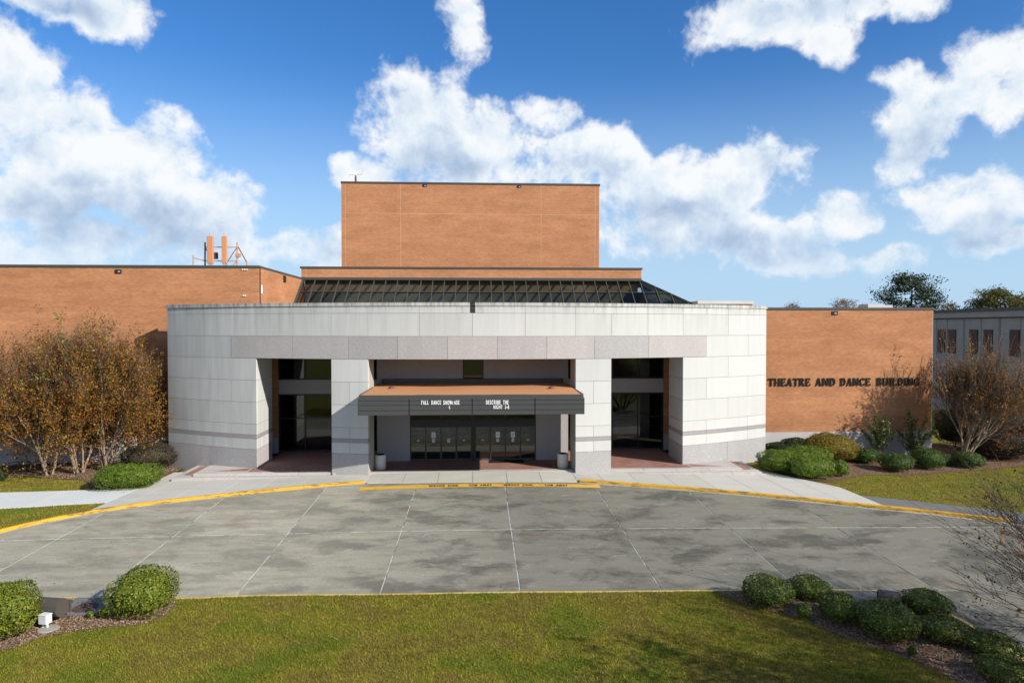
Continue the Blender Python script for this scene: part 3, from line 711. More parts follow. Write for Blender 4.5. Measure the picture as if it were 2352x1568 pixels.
# ---- brickwork
IND = []                                    # full bricks that may become single objects
def brickwork(part, axis, plane, u0, u1, z0, z1, skip=None, thick=0.3, collect=False, mortar=True):
    c0 = plane; g_ = 0.008
    if mortar:
        if axis == 'x': box('mortar_wall', u0, u1, plane + 0.003, plane + thick, z0, z1, MORTAR, part)
        else: box('mortar_wall', plane - thick, plane - 0.003, u0, u1, z0, z1, MORTAR, part)
    rows = np.arange(int(math.floor(z0 / BH)), int(math.ceil(z1 / BH))); U0 = []; U1 = []; Z0 = []; Z1 = []
    for r_ in rows:
        off = 0.5 * (r_ % 2)
        k = np.arange(math.floor((u0 + c0) / BL - off) - 1, math.ceil((u1 + c0) / BL - off) + 1)
        a = np.maximum((k + off) * BL - c0 + g_ / 2, u0 + 0.003); b = np.minimum((k + 1 + off) * BL - c0 - g_ / 2, u1 - 0.003)
        za = max(r_ * BH + g_ / 2, z0 + 0.002); zb = min((r_ + 1) * BH - g_ / 2, z1 - 0.002)
        if zb - za < 0.02: continue
        ok = b - a > 0.02
        U0 += list(a[ok]); U1 += list(b[ok]); Z0 += [za] * int(ok.sum()); Z1 += [zb] * int(ok.sum())
    U0, U1, Z0, Z1 = map(np.array, (U0, U1, Z0, Z1))
    if skip is not None:
        keep = ~skip((U0 + U1) / 2, (Z0 + Z1) / 2); U0, U1, Z0, Z1 = U0[keep], U1[keep], Z0[keep], Z1[keep]
    if collect:
        dx = (U0 + U1) / 2 - CAM.x; d = dx ** 2 + ((Z0 + Z1) / 2 - CAM.z) ** 2
        full = np.where((U1 - U0 > BL - g_ - 0.002) & (Z1 - Z0 > BH - g_ - 0.002))[0]
        pick = full[np.argsort(d[full])[:150]]
        for i in pick: IND.append((part, U0[i], plane, Z0[i]))
        keep = np.ones(len(U0), bool); keep[pick] = False; U0, U1, Z0, Z1 = U0[keep], U1[keep], Z0[keep], Z1[keep]
    n = len(U0); f = np.full(n, 0.0); b = np.full(n, 0.02)
    if axis == 'x':
        fy = np.full(n, plane); by = np.full(n, plane + 0.03)
        V = np.stack([np.stack(c_, 1) for c_ in ((U0, fy, Z0), (U1, fy, Z0), (U1, fy, Z1), (U0, fy, Z1), (U0, by, Z0), (U1, by, Z0), (U1, by, Z1), (U0, by, Z1))], 1)
    else:
        fx = np.full(n, plane); bx = np.full(n, plane - 0.03)
        V = np.stack([np.stack(c_, 1) for c_ in ((fx, U0, Z0), (fx, U1, Z0), (fx, U1, Z1), (fx, U0, Z1), (bx, U0, Z0), (bx, U1, Z0), (bx, U1, Z1), (bx, U0, Z1))], 1)
    fc = np.array([(0, 1, 2, 3), (3, 2, 6, 7), (1, 0, 4, 5), (0, 3, 7, 4), (2, 1, 5, 6)])
    Fc = (fc[None] + (np.arange(n) * 8)[:, None, None]).reshape(-1, 4)
    o = obj('brickwork', mesh_np('brickwork', V.reshape(-1, 3), Fc, BRICK), part); o['kind'] = 'stuff'
    return o
WALL_Y = 47.3
def coping_run(part, segs, w=0.34, h=0.17, name='metal_coping', seg=3.6):
    for a, b in segs:
        a = Vector(a); b = Vector(b); L = (b - a).length; n = max(1, round(L / seg)); d = (b - a) / n
        for i in range(n):
            p = a + d * i; q = a + d * (i + 1); e = d.normalized() * 0.006
            MB().bar(p + e, q - e, w, h).build(name, BRONZE, part)
wing1 = empty('brick_wing', theatre); wing1['label'] = 'tall brick wing behind the autumn trees'
hid = lambda u, z: (u > -19.2) & (z < 9.2)
brickwork(wing1, 'x', WALL_Y, -37.0, -14.55, 1.1, 12.55, hid, collect=True)
brickwork(wing1, 'y', -14.55, WALL_Y + 0.03, 59.4, 9.0, 12.55)
box('granite_base', -37.0, -19.0, WALL_Y - 0.03, WALL_Y + 0.3, -1.2, 1.09, BASEG, wing1)
box('wall_body', -37.0, -14.9, WALL_Y + 0.3, 64, -1.0, 12.4, MORTAR, wing1)
coping_run(wing1, [((-37, WALL_Y + 0.12, 12.62), (-14.5, WALL_Y + 0.12, 12.62)), ((-14.72, WALL_Y, 12.622), (-14.72, 59.4, 12.622))])
wing2 = empty('brick_wing', theatre); wing2['label'] = 'low brick wing carrying the building name'
X2 = at(2141, 850, Y=WALL_Y).x
brickwork(wing2, 'x', WALL_Y, 19.0, X2, 1.1, 9.75, None, collect=True)
brickwork(wing2, 'y', X2 + 0.03, WALL_Y + 0.03, 58.0, 1.1, 9.75)
box('granite_base', 19.0, X2 + 0.04, WALL_Y - 0.03, WALL_Y + 0.3, -1.2, 1.09, BASEG, wing2)
box('wall_body', 19.0, X2 - 0.3, WALL_Y + 0.3, 58, -1.0, 9.6, MORTAR, wing2)
coping_run(wing2, [((19.4, WALL_Y + 0.12, 9.83), (X2 + 0.1, WALL_Y + 0.12, 9.83)), ((X2 - 0.1, WALL_Y, 9.832), (X2 - 0.1, 58, 9.832))])
MB().tube([(X2 + 0.16, WALL_Y + 0.35, 9.7), (X2 + 0.16, WALL_Y + 0.35, -0.4)], 0.09, 8).build('downpipe', GALV, wing2)
box('roof_vent', X2 - 2.6, X2 - 1.3, 51, 52.3, 9.2, 10.3, GALV, wing2); box('roof_vent', X2 + 0.2 - 1.2, X2 + 0.6, 53, 54.2, 9.2, 10.3, GALV, wing2)
tower = empty('fly_tower', theatre)
TX0, TX1 = at(784, 500, Y=63.0).x, at(1376, 500, Y=63.0).x; TZ = at(784, 418, Y=63.0).z - 0.1
tj = [at(920, 500, Y=63.0).x, at(1243, 500, Y=63.0).x]; tjz = at(1050, 491.5, Y=63.0).z
def tskip(u, z): return (np.abs(u - tj[0]) < 0.0) | (z < 13.0)
edges_x = [TX0, TX0 + 0.36, tj[0], tj[1], TX1 - 0.36, TX1]
for a, b in zip(edges_x[:-1], edges_x[1:]):
    brickwork(tower, 'x', 63.0, a + 0.018, b - 0.018, 13.0, tjz - 0.02, None, 0.3, mortar=False)
    brickwork(tower, 'x', 63.0, a + 0.018, b - 0.018, tjz + 0.02, TZ, None, 0.3, mortar=False)
MOVJ = plain('movement_joint', (0.50, 0.29, 0.17), 0.9, 0.1)
box('mortar_wall', TX0, TX1, 63.003, 63.3, 9, TZ, MOVJ, tower); box('wall_body', TX0, TX1, 63.3, 76, 9, TZ - 0.3, MORTAR, tower)
brickwork(tower, 'y', TX1 + 0.03, 63.06, 76, 13.0, TZ)
coping_run(tower, [((TX0 - 0.05, 63.1, TZ + 0.07), (TX1 + 0.08, 63.1, TZ + 0.07)), ((TX1 - 0.05, 63, TZ + 0.072), (TX1 - 0.05, 76, TZ + 0.072))], 0.3, 0.16)
para = empty('brick_parapet', theatre)
PZ0, PZ1 = 12.75, 13.52
for a, b in zip((-14.7, -14.3, -7.05, 7.3, 14.1), (-14.3, -7.05, 7.3, 14.1, 14.5)): brickwork(para, 'x', 58.9, a + 0.012, b - 0.012, PZ0, PZ1, mortar=False)
box('mortar_wall', -14.7, 14.5, 58.903, 59.3, PZ0, PZ1, MOVJ, para); brickwork(para, 'y', 14.53, 59.0, 63.0, 12.0, PZ1)
coping_run(para, [((-14.8, 59.0, 13.6), (14.6, 59.0, 13.6)), ((14.45, 58.9, 13.602), (14.45, 63.0, 13.602))], 0.32, 0.16)
# single bricks: the nearest ones on both wings
bme = MB().box(0, BL - 0.008, 0, 0.03, 0, BH - 0.008); bme = mesh_py('brick', bme.v, bme.f, BRICK)
for part, u, pl, z in IND: obj('brick', bme, part, None, (u, pl, z))
# scuppers below the copings
def scupper(part, px, py, Y, w=0.42, h=0.26):
    p = at(px, py, Y=Y); m = MB()
    m.box(p.x - w / 2, p.x + w / 2, Y - 0.05, Y + 0.05, p.z - h / 2, p.z - h / 2 + 0.05).box(p.x - w / 2, p.x + w / 2, Y - 0.05, Y + 0.05, p.z + h / 2 - 0.05, p.z + h / 2)
    m.box(p.x - w / 2, p.x - w / 2 + 0.06, Y - 0.05, Y + 0.05, p.z - h / 2 + 0.05, p.z + h / 2 - 0.05).box(p.x + w / 2 - 0.06, p.x + w / 2, Y - 0.05, Y + 0.05, p.z - h / 2 + 0.05, p.z + h / 2 - 0.05)
    o = m.build('scupper', BLACKF, part)
    box('scupper_opening', p.x - w / 2 + 0.07, p.x + w / 2 - 0.07, Y - 0.02, Y - 0.004, p.z - h / 2 + 0.05, p.z + h / 2 - 0.05, RUBBER, part)
    box('scupper_tray', p.x - 0.02, p.x + w / 2 - 0.08, Y - 0.045, Y - 0.022, p.z - 0.05, p.z + 0.03, GALV, part)
scupper(wing1, 272, 623.5, WALL_Y); scupper(tower, 975.5, 426.5, 63.0, 0.36, 0.2); scupper(tower, 1192.5, 429, 63.0, 0.36, 0.2); scupper(wing2, 1917, 719, WALL_Y)
p = at(653, 640.5, X=-14.55); box('scupper', -14.6, -14.49, p.y - 0.3, p.y + 0.3, p.z - 0.25, p.z + 0.25, BLACKF, wing1)
p = at(601, 664, X=-14.55); box('warning_plate', -14.545, -14.53, p.y - 0.12, p.y + 0.12, p.z - 0.28, p.z + 0.28, PAPER, wing1)
for px, py in ((557, 620), (562, 620), (567, 620), (559, 680), (563, 680)):
    p = at(px, py, Y=WALL_Y); MB().lathe([(0.06, 0), (0.06, 0.04), (0.03, 0.06)], 10, (p.x, WALL_Y - 0.03, p.z)).build('anchor_cap', PAPER, wing1)

# ---- skylight
sky_l = empty('skylight', theatre)
ST, SB = Vector((0, 58.85, 12.62)), Vector((0, 54.4, 9.25))
def slope_pt(x, z): return Vector((x, ST.y - (12.62 - z) * (58.85 - 54.4) / (12.62 - 9.25), z))
def right_x(z): return 14.3 + (12.62 - z) * 1.74
NB = 29; xs_top = np.linspace(-14.45, 14.3, NB + 1)
zr = [12.62, 11.45, 10.3, 9.25]
for i, x in enumerate(xs_top):
    MB().bar(slope_pt(x, 12.62), slope_pt(x, 9.25), 0.075, 0.16, (0, -1, 1)).build('rafter', BRONZE, sky_l)
for z in zr[1:3]: MB().bar(slope_pt(-14.45, z) + Vector((0, 0.02, -0.01)), slope_pt(right_x(z), z) + Vector((0, 0.02, -0.01)), 0.06, 0.12, (0, -1, 1)).build('purlin', BRONZE, sky_l)
def pane(pts, parent, mat, name='pane'):
    return obj(name, mesh_py(name, pts, [tuple(range(len(pts)))], mat), parent)
for i in range(NB):
    for za, zb in zip(zr[:-1], zr[1:]):
        a, b = xs_top[i] + 0.02, xs_top[i + 1] - 0.02; off = Vector((0, 0.03, -0.03))
        pane([slope_pt(a, zb) + off, slope_pt(b, zb) + off, slope_pt(b, za) + off, slope_pt(a, za) + off], sky_l, GLASSS)
# hip end on the east side
hip = [slope_pt(right_x(z), z) for z in zr]
MB().bar(hip[0], hip[-1], 0.11, 0.18).build('hip_rafter', BRONZE, sky_l)
for k in range(1, 5):
    x = 14.3 + k * 1.15; z = 12.62 - (x - 14.3) / 1.74
    if z > 9.3: MB().bar(slope_pt(x, z), slope_pt(x, 9.25), 0.075, 0.16, (0, -1, 1)).build('rafter', BRONZE, sky_l)
for za, zb in zip(zr[:-1], zr[1:]):
    off = Vector((0, 0.03, -0.03))
    pane([slope_pt(14.3, zb) + off, slope_pt(right_x(zb), zb) + off, slope_pt(right_x(za), za) + off] + ([slope_pt(14.3, za) + off] if za < 12.6 else []), sky_l, GLASS)
pane([hip[0] + Vector((0.02, 0.05, -0.03)), hip[-1] + Vector((0.02, 0.05, -0.03)), Vector((right_x(9.25), 62, 9.25)), Vector((14.6, 62, 12.45))], sky_l, GLASS)
MB().add([tuple(slope_pt(14.35, 12.45) + Vector((0, 0.5, -0.1))), tuple(slope_pt(14.35, 9.0) + Vector((0, 0.5, -0.1))), tuple(slope_pt(right_x(9.3) - 0.9, 9.0) + Vector((0, 0.5, -0.1)))], [(0, 1, 2)]).build('dark_backing', DARKIN, sky_l)  # dark sheet added behind the hip panes to block the bright sky
m = MB().box(-14.7, 14.45, 58.62, 58.9, 12.6, 12.75); m.build('ridge_flashing', BRONZE, sky_l)
box('ridge_gutter', -14.6, 14.4, 58.5, 58.66, 12.52, 12.66, FASCIA, sky_l)
MB().bar(slope_pt(-14.5, 12.7), slope_pt(-14.5, 9.2), 0.2, 0.24, (0, -1, 1)).build('edge_flashing', FASCIA, sky_l)
box('interior_wall', -14.4, 14.2, 58.95, 59.1, 11.55, 12.6, TAN, sky_l); box('interior_wall', -14.4, 15.3, 58.93, 59.1, 6.8, 11.55, INGREY, sky_l)
box('interior_floor', -14.4, 19, 52, 59, 6.85, 6.95, INGREY, sky_l)

# ---- recessed ground floor: brick piers, glazing, spandrels
porch = empty('porch_wall', theatre)
def frame_window(part, x0, x1, y, z0, z1, xm, zm, glass=GLASS, fw=0.09):
    m = MB(); m.box(x0, x1, y - 0.05, y + 0.08, z0, z0 + fw).box(x0, x1, y - 0.05, y + 0.08, z1 - fw, z1)
    m.box(x0, x0 + fw, y - 0.05, y + 0.08, z0 + fw, z1 - fw).box(x1 - fw, x1, y - 0.05, y + 0.08, z0 + fw, z1 - fw)
    m.build('window_frame', BLACKF, part)
    for x in xm: box('mullion', x - 0.035, x + 0.035, y - 0.045, y + 0.06, z0 + fw, z1 - fw, BLACKF, part)
    for z in zm: box('transom', x0 + fw, x1 - fw, y - 0.04, y + 0.05, z - 0.035, z + 0.035, BLACKF, part)
    ex = [x0 + fw] + list(xm) + [x1 - fw]; ez = [z0 + fw] + list(zm) + [z1 - fw]
    for a, b in zip(ex[:-1], ex[1:]):
        for c, d in zip(ez[:-1], ez[1:]):
            pane([(a, y + 0.01, c), (b, y + 0.01, c), (b, y + 0.01, d), (a, y + 0.01, d)], part, glass)
for sgn in (1, -1):
    a, b = sorted((sgn * 13.3, sgn * 6.15))
    xm = [sgn * x for x in (11.5, 9.7, 7.9)]; xm.sort()
    frame_window(porch, a, b, WALL_Y, 0.02, 3.95, xm, [2.28]); frame_window(porch, a, b, WALL_Y, 4.93, 6.7, xm, [])
    box('spandrel', a, b, WALL_Y - 0.02, WALL_Y + 0.2, 3.96, 4.92, GRANW, porch)
    a, b = sorted((sgn * 13.32, sgn * 15.5)); brickwork(porch, 'x', WALL_Y - 0.05, a, b, 1.0, 6.7)
    box('granite_base', a, b, WALL_Y - 0.1, WALL_Y + 0.2, -0.1, 0.99, GRANW, porch)
lobby = empty('lobby', theatre)
box('lobby_floor', -19, 19, WALL_Y + 0.1, 57, -0.1, 0.0, DARKIN, lobby); box('lobby_wall', -19, 19, 57, 57.2, 0, 6.8, DARKIN, lobby)
box('lobby_ceiling', -19, 19, WALL_Y + 0.2, 57, 6.8, 6.9, DARKIN, lobby)
for x in (-10.5, 10.5): box('lobby_column', x - 0.3, x + 0.3, 51, 51.6, 0, 6.8, INGREY, lobby)

# entrance vestibule with sliding doors
VY = 43.6
vest = empty('entrance_vestibule', theatre)
for sgn in (1, -1):
    a, b = sorted((sgn * 4.02, sgn * 6.1)); box('granite_wall', a, b, VY, VY + 0.25, -0.05, 4.0, GRANW, vest)
    a, b = sorted((sgn * 0.66, sgn * 6.1)); box('granite_wall', a, b, VY, VY + 0.25, 4.0, 6.69, GRANW, vest)
    box('granite_wall', sgn * 5.85, sgn * 6.1, VY + 0.26, WALL_Y - 0.1, -0.05, 6.69, GRANW, vest)
frame_window(vest, -0.65, 0.65, VY + 0.12, 4.02, 6.69, [], [5.0], GLASS, 0.07)
box('door_header', -4.0, 4.0, VY + 0.02, VY + 0.22, 2.16, 2.58, BLACKF, vest)
box('door_post', -0.09, 0.11, VY + 0.0, VY + 0.22, 0.0, 4.0, BLACKF, vest)
for a, b in ((-4.0, -0.1), (0.12, 4.0)):
    frame_window(vest, a, b, VY + 0.1, 2.585, 4.0, [(a + b) / 2], [], GLASSC, 0.07)
def door_leaf(x0, x1, y, sticker, poster, rail):
    d = empty('door', vest); m = MB(); fw = 0.045
    m.box(x0, x1, y - 0.025, y + 0.025, 0.02, 0.11).box(x0, x1, y - 0.025, y + 0.025, 2.10, 2.155)
    m.box(x0, x0 + fw, y - 0.025, y + 0.025, 0.11, 2.10).box(x1 - fw, x1, y - 0.025, y + 0.025, 0.11, 2.10)
    m.build('door_frame', DOORF, d)
    pane([(x0 + fw, y, 0.11), (x1 - fw, y, 0.11), (x1 - fw, y, 2.10), (x0 + fw, y, 2.10)], d, GLASSC)
    c = (x0 + x1) / 2; f = y - 0.03
    if rail: MB().tube([(c - 0.22, f - 0.05, 0.98), (c + 0.22, f - 0.05, 0.98)], 0.028, 8).box(c - 0.2, c - 0.17, f - 0.05, f + 0.02, 0.97, 0.99).box(c + 0.17, c + 0.2, f - 0.05, f + 0.02, 0.97, 0.99).build('push_bar', ALU, d)
    if sticker:
        s_ = MB(); s_.prism([(c - 0.09, 1.18), (c + 0.09, 1.18), (c + 0.09, 1.33), (c + 0.055, 1.41), (c - 0.055, 1.41), (c - 0.09, 1.33)], 0, 0.004)
        V = [(x, f + 0.02 - z, y_) for x, y_, z in s_.v]; obj('door_sticker', mesh_py('door_sticker', V, s_.f, PAPER), d)
        k = MB().prism([(c - 0.045, 1.27), (c + 0.045, 1.27), (c, 1.38)], 0, 0.004); obj('sticker_emblem', mesh_py('sticker_emblem', [(x, f + 0.014 - z, y_) for x, y_, z in k.v], k.f, LBLACK), d)
    else: box('door_sticker', c - 0.08, c + 0.08, f + 0.012, f + 0.018, 1.25, 1.31, PAPER, d)
    if poster:
        box('notice', c - 0.13, c + 0.13, f + 0.012, f + 0.018, 1.46, 1.82, PAPER, d)
        box('notice_mark', c - 0.02, c + 0.02, f + 0.006, f + 0.011, 1.68, 1.74, plain('notice_green', (0.1, 0.4, 0.08)), d); box('notice_print', c - 0.06, c + 0.06, f + 0.006, f + 0.011, 1.60, 1.63, LBLACK, d)
for x0, x1, posters in ((-4.0, -0.1, (1,)), (0.12, 4.0, (1, 2))):
    e = np.linspace(x0, x1, 5)
    for i in range(4): door_leaf(e[i] + 0.01, e[i + 1] - 0.01, VY + (0.14 if i in (0, 3) else 0.08), i in (1, 2), i in posters, i in (1, 2))
    for i in range(4): door_leaf(e[i] + 0.01, e[i + 1] - 0.01, VY + 2.6, i in (1, 2), False, False)
box('inner_header', -4.0, 4.0, VY + 2.5, VY + 2.7, 2.17, 4.0, BLACKF, vest)
box('vestibule_ceiling', -5.8, 5.8, VY + 0.3, WALL_Y, 4.02, 4.1, DARKIN, vest)
box('door_mat', 1.0, 3.2, VY - 0.85, VY - 0.05, 0.004, 0.022, RUBBER, vest)

# porch floor and granite steps
floor = empty('porch_floor', theatre)
MB().prism([(-13.3, 40.75), (13.3, 40.75), (13.3, 43.6), (13.0, WALL_Y), (-13.0, WALL_Y), (-13.3, 43.6)], -0.8, 0.0).build('brick_paving', PAVER, floor)
for sgn in (1, -1):
    for a, b in ((13.31, 14.6), (14.61, 16.01)):
        p_, q_ = sorted((sgn * a, sgn * b)); box('granite_paving', p_, q_, 40.805, 43.6, -0.8, -0.002, STEPG, floor)
    p_, q_ = sorted((sgn * 13.4, sgn * 15.3)); MB().prism([(p_, 41.05), (q_, 41.05), (sgn * 13.4 if sgn > 0 else q_, 41.9), (p_ if sgn > 0 else sgn * 13.4, 41.9)], -0.1, 0.003).build('brick_inlay', PAVER, floor)
def steps(sgn):
    for (xa, xb, y0, y1, zt) in ((8.25, 16.25, 40.38, 40.80, 0.004), (8.25, 17.3, 39.95, 40.37, -0.145)):
        n = round((xb - xa) / 1.9); e = np.linspace(xa, xb, n + 1)
        for a, b in zip(e[:-1], e[1:]):
            p_, q_ = sorted((sgn * a, sgn * b)); bevel(box('granite_step', p_ + 0.004, q_ - 0.004, y0, y1, zt - 0.6, zt, STEPG, floor), 0.012, 1)
    for (xa, xb, ya, yb, zt) in ((16.02, 16.25, 40.81, 42.9, 0.002), (16.27, 17.3, 40.38, 43.6, -0.147)):
        e = np.linspace(ya, yb, 3)
        for a, b in zip(e[:-1], e[1:]):
            p_, q_ = sorted((sgn * xa, sgn * xb)); bevel(box('granite_step', p_, q_, a + 0.004, b - 0.004, zt - 0.6, zt, STEPG, floor), 0.012, 1)
    p_, q_ = sorted((sgn * 16.5, sgn * 16.95)); box('brick_inlay', p_, q_, 40.7, 43.2, -0.3, -0.141, PAVER, floor)
    p_, q_ = sorted((sgn * 12.0, sgn * 15.4)); 
steps(1); steps(-1)
e = np.linspace(-8.2, 8.2, 9)
for a, b in zip(e[:-1], e[1:]): box('granite_edge', a + 0.004, b - 0.004, 40.26, 40.745, -0.4, 0.003, STEPG, floor)

# ---- marquee canopy
can = empty('marquee_canopy', theatre)
CF, CB, CW, CZ0, CZ1 = 36.25, 43.35, 6.0, 3.86, 4.70
MB().box(-CW + 0.12, CW - 0.12, CF + 0.14, CB, CZ0 + 0.2, 4.86).build('canopy_body', FASCIA, can)
rn = 12; V = []; F = []
for i in range(rn + 1):
    x = -CW + 0.06 + (2 * CW - 0.12) * i / rn
    for j, y in enumerate((CF + 0.05, 38.5, 40.5, CB - 0.3)): V.append((x, y, 4.93 + 0.035 * j * 0.4 + 0.02 * math.sin(i * 1.3) * (j in (1, 2))))
for i in range(rn):
    for j in range(3): F.append((i * 4 + j, i * 4 + 4 + j, i * 4 + 5 + j, i * 4 + 1 + j))
obj('canopy_roof', mesh_py('canopy_roof', V, F, CANROOF, True), can)
box('roof_upstand', -CW + 0.3, CW - 0.3, CB - 0.3, CB + 0.2, 4.87, 5.25, BRONZE, can)
# gutter edge
MB().box(-CW + 0.04, CW - 0.04, CF + 0.02, CF + 0.14, 4.70, 4.93).build('gutter', FASCIA, can)
for sgn in (1, -1): box('gutter', sgn * (CW - 0.04), sgn * (CW - 0.14), CF + 0.145, CB - 0.32, 4.70, 4.96, FASCIA, can)
xf = [-CW - 0.03] + [at(q, 935, Y=CF).x for q in (939.5, 1084.4, 1228.5)] + [CW + 0.03]
zf_ = [CZ0, CZ0 + 0.27, CZ0 + 0.55, CZ0 + 0.79, CZ0 + 0.87]
for a, b in zip(xf[:-1], xf[1:]):
    for k in range(4):
        bevel(box('fascia_panel', a + 0.03, b - 0.03, CF - 0.02 - (0.012 if k == 3 else 0), CF + 0.1, zf_[k] + 0.008, zf_[k + 1] - 0.008, FASCIA, can), 0.006, 1)
    for k in range(1, 4): MB().tube([(a + 0.03, CF - 0.035, zf_[k]), (b - 0.03, CF - 0.035, zf_[k])], 0.012, 6).build('letter_rail', BRONZE, can)
for x in xf[1:-1]: box('fascia_joint', x - 0.022, x + 0.022, CF - 0.01, CF + 0.1, CZ0 - 0.02, zf_[-1], BLACKF, can)
for sgn in (1, -1):
    for k in range(4): box('fascia_panel', sgn * (CW + 0.03), sgn * (CW - 0.1), CF + 0.105, CB - 1.2, zf_[k] + 0.008, zf_[k + 1] - 0.008, FASCIA, can)
for px in (899, 1266):
    p = at(px, 893, z=4.95); MB().lathe([(0.22, 0), (0.2, 0.05), (0.15, 0.06), (0.15, 0.12), (0.06, 0.15)], 16, (p.x, p.y, 4.955)).build('roof_drain', ANTD, can)

# ---- lettering: heavy stems, thin bars, slab serifs
def arcp(cx, cy, rx, ry, a0, a1, n=10): return [(cx + rx * math.cos(R(a0 + (a1 - a0) * i / n)), cy + ry * math.sin(R(a0 + (a1 - a0) * i / n))) for i in range(n + 1)]
def glyphs(T=0.19, t=0.10, s=0.055):
    hb, ht = t / 2, 1 - t / 2
    def st(x, y0=0.0, y1=1.0): return ([(x, y0), (x, y1)], T)
    def sf(x, y, w=0.30): return ([(x - w / 2, y), (x + w / 2, y)], s) if s else None
    lo, hi = s / 2, 1 - s / 2
    G = {
        'T': (0.80, [st(.40), ([(0, ht), (.80, ht)], t), ([(.03, .98), (.03, .74)], s), ([(.77, .98), (.77, .74)], s), sf(.40, lo, .36)]),
        'H': (0.92, [st(.17), st(.75), ([(.17, .5), (.75, .5)], t), sf(.17, lo), sf(.17, hi), sf(.75, lo), sf(.75, hi)]),
        'E': (0.74, [st(.17), ([(.05, hb), (.70, hb)], t), ([(.05, ht), (.68, ht)], t), ([(.17, .5), (.52, .5)], t), ([(.71, .02), (.71, .27)], s), ([(.68, .98), (.68, .75)], s), ([(.53, .38), (.53, .63)], s)]),
        'F': (0.70, [st(.17), ([(.05, ht), (.66, ht)], t), ([(.17, .5), (.52, .5)], t), ([(.66, .98), (.66, .74)], s), ([(.53, .38), (.53, .63)], s), sf(.17, lo, .36)]),
        'A': (0.90, [([(.13, 0), (.44, 1)], t), ([(.45, 1), (.74, 0)], T), ([(.22, .32), (.64, .32)], t), sf(.13, lo, .26), sf(.75, lo, .32)]),
        'R': (0.88, [st(.17), (arcp(.40, .745, .25, .21, 90, -90), T * .8), ([(.17, ht), (.42, ht)], t), ([(.17, .52), (.42, .52)], t), ([(.42, .52), (.74, .02)], T), sf(.17, lo), sf(.17, hi), sf(.78, lo, .2)]),
        'N': (0.92, [st(.14, 0, 1), ([(.14, .97), (.78, .03)], T * .8), ([(.78, 0), (.78, 1)], t), sf(.14, lo, .26), sf(.12, hi, .24), sf(.78, hi, .26)]),
        'D': (0.88, [st(.17), (arcp(.36, .5, .38, .45, 90, -90, 14), T * .9), ([(.05, ht), (.38, ht)], t), ([(.05, hb), (.38, hb)], t)]),
        'C': (0.84, [(arcp(.45, .5, .34, .45, 55, 305, 18), T * .85), ([(.72, .98), (.72, .68)], s), ([(.70, .30), (.70, .12)], s)]),
        'B': (0.82, [st(.17), (arcp(.40, .755, .22, .20, 90, -90), T * .8), (arcp(.42, .275, .25, .23, 90, -90), T * .85), ([(.05, ht), (.42, ht)], t), ([(.17, .53), (.42, .53)], t), ([(.05, hb), (.44, hb)], t)]),
        'U': (0.90, [([(.18, 1), (.18, .35)], T), (arcp(.46, .33, .28, .28, 180, 360, 12), T * .75), ([(.74, .33), (.74, 1)], t), sf(.18, hi), sf(.74, hi, .26)]),
        'I': (0.40, [st(.20), sf(.20, lo, .36), sf(.20, hi, .36)]),
        'L': (0.74, [st(.17), ([(.05, hb), (.70, hb)], t), ([(.70, .02), (.70, .30)], s), sf(.17, hi, .34)]),
        'G': (0.90, [(arcp(.45, .5, .34, .45, 55, 320, 18), T * .85), ([(.73, .42), (.73, .12)], T * .9), sf(.72, .42, .32), ([(.72, .98), (.72, .70)], s)]),
        'S': (0.70, [(arcp(.35, .73, .24, .21, 30, 230, 12) + arcp(.35, .27, .25, .22, 55, -155, 12), T * .85), ([(.60, .98), (.60, .72)], s), ([(.08, .02), (.08, .28)], s)]),
        'O': (0.90, [(arcp(.45, .5, .34, .45, 0, 360, 22), T * .85)]),
        'W': (1.15, [([(.10, 1), (.34, 0)], T), ([(.34, 0), (.58, 1)], t), ([(.58, 1), (.82, 0)], T), ([(.82, 0), (1.05, 1)], t), sf(.10, hi), sf(1.05, hi, .2)]),
        'V': (0.86, [([(.12, 1), (.44, 0)], T), ([(.44, 0), (.74, 1)], t), sf(.12, hi), sf(.75, hi, .24)]),
        'Z': (0.74, [([(.05, ht), (.66, ht)], t), ([(.62, .95), (.10, .05)], T), ([(.06, hb), (.70, hb)], t)]),
        'Y': (0.84, [([(.12, 1), (.42, .45)], T), ([(.42, .45), (.72, 1)], t), st(.42, 0, .45), sf(.42, lo, .3), sf(.12, hi), sf(.72, hi, .22)]),
        '5': (0.68, [([(.12, ht), (.60, ht)], t), ([(.14, .95), (.12, .55)], s or t), (arcp(.33, .31, .25, .26, 125, -150, 16), T * .85)]),
        '8': (0.70, [(arcp(.35, .75, .21, .19, 0, 360, 16), T * .75), (arcp(.35, .28, .25, .23, 0, 360, 16), T * .8)]),
        '-': (0.40, [([(.05, .45), (.35, .45)], t * 1.3)]),
        'P': (0.80, [st(.17), (arcp(.40, .72, .24, .23, 90, -90), T * .8), ([(.05, ht), (.42, ht)], t), ([(.17, .49), (.42, .49)], t), sf(.17, lo, .34)]),
    }
    G['c'] = (0.62, [(arcp(.31, .36, .22, .31, 55, 305, 14), T * .8)])
    return G
SERIF = glyphs(0.16, 0.07, 0.045); BOLD = glyphs(0.20, 0.12, 0.05); STENCIL = glyphs(0.2, 0.18, 0.0)
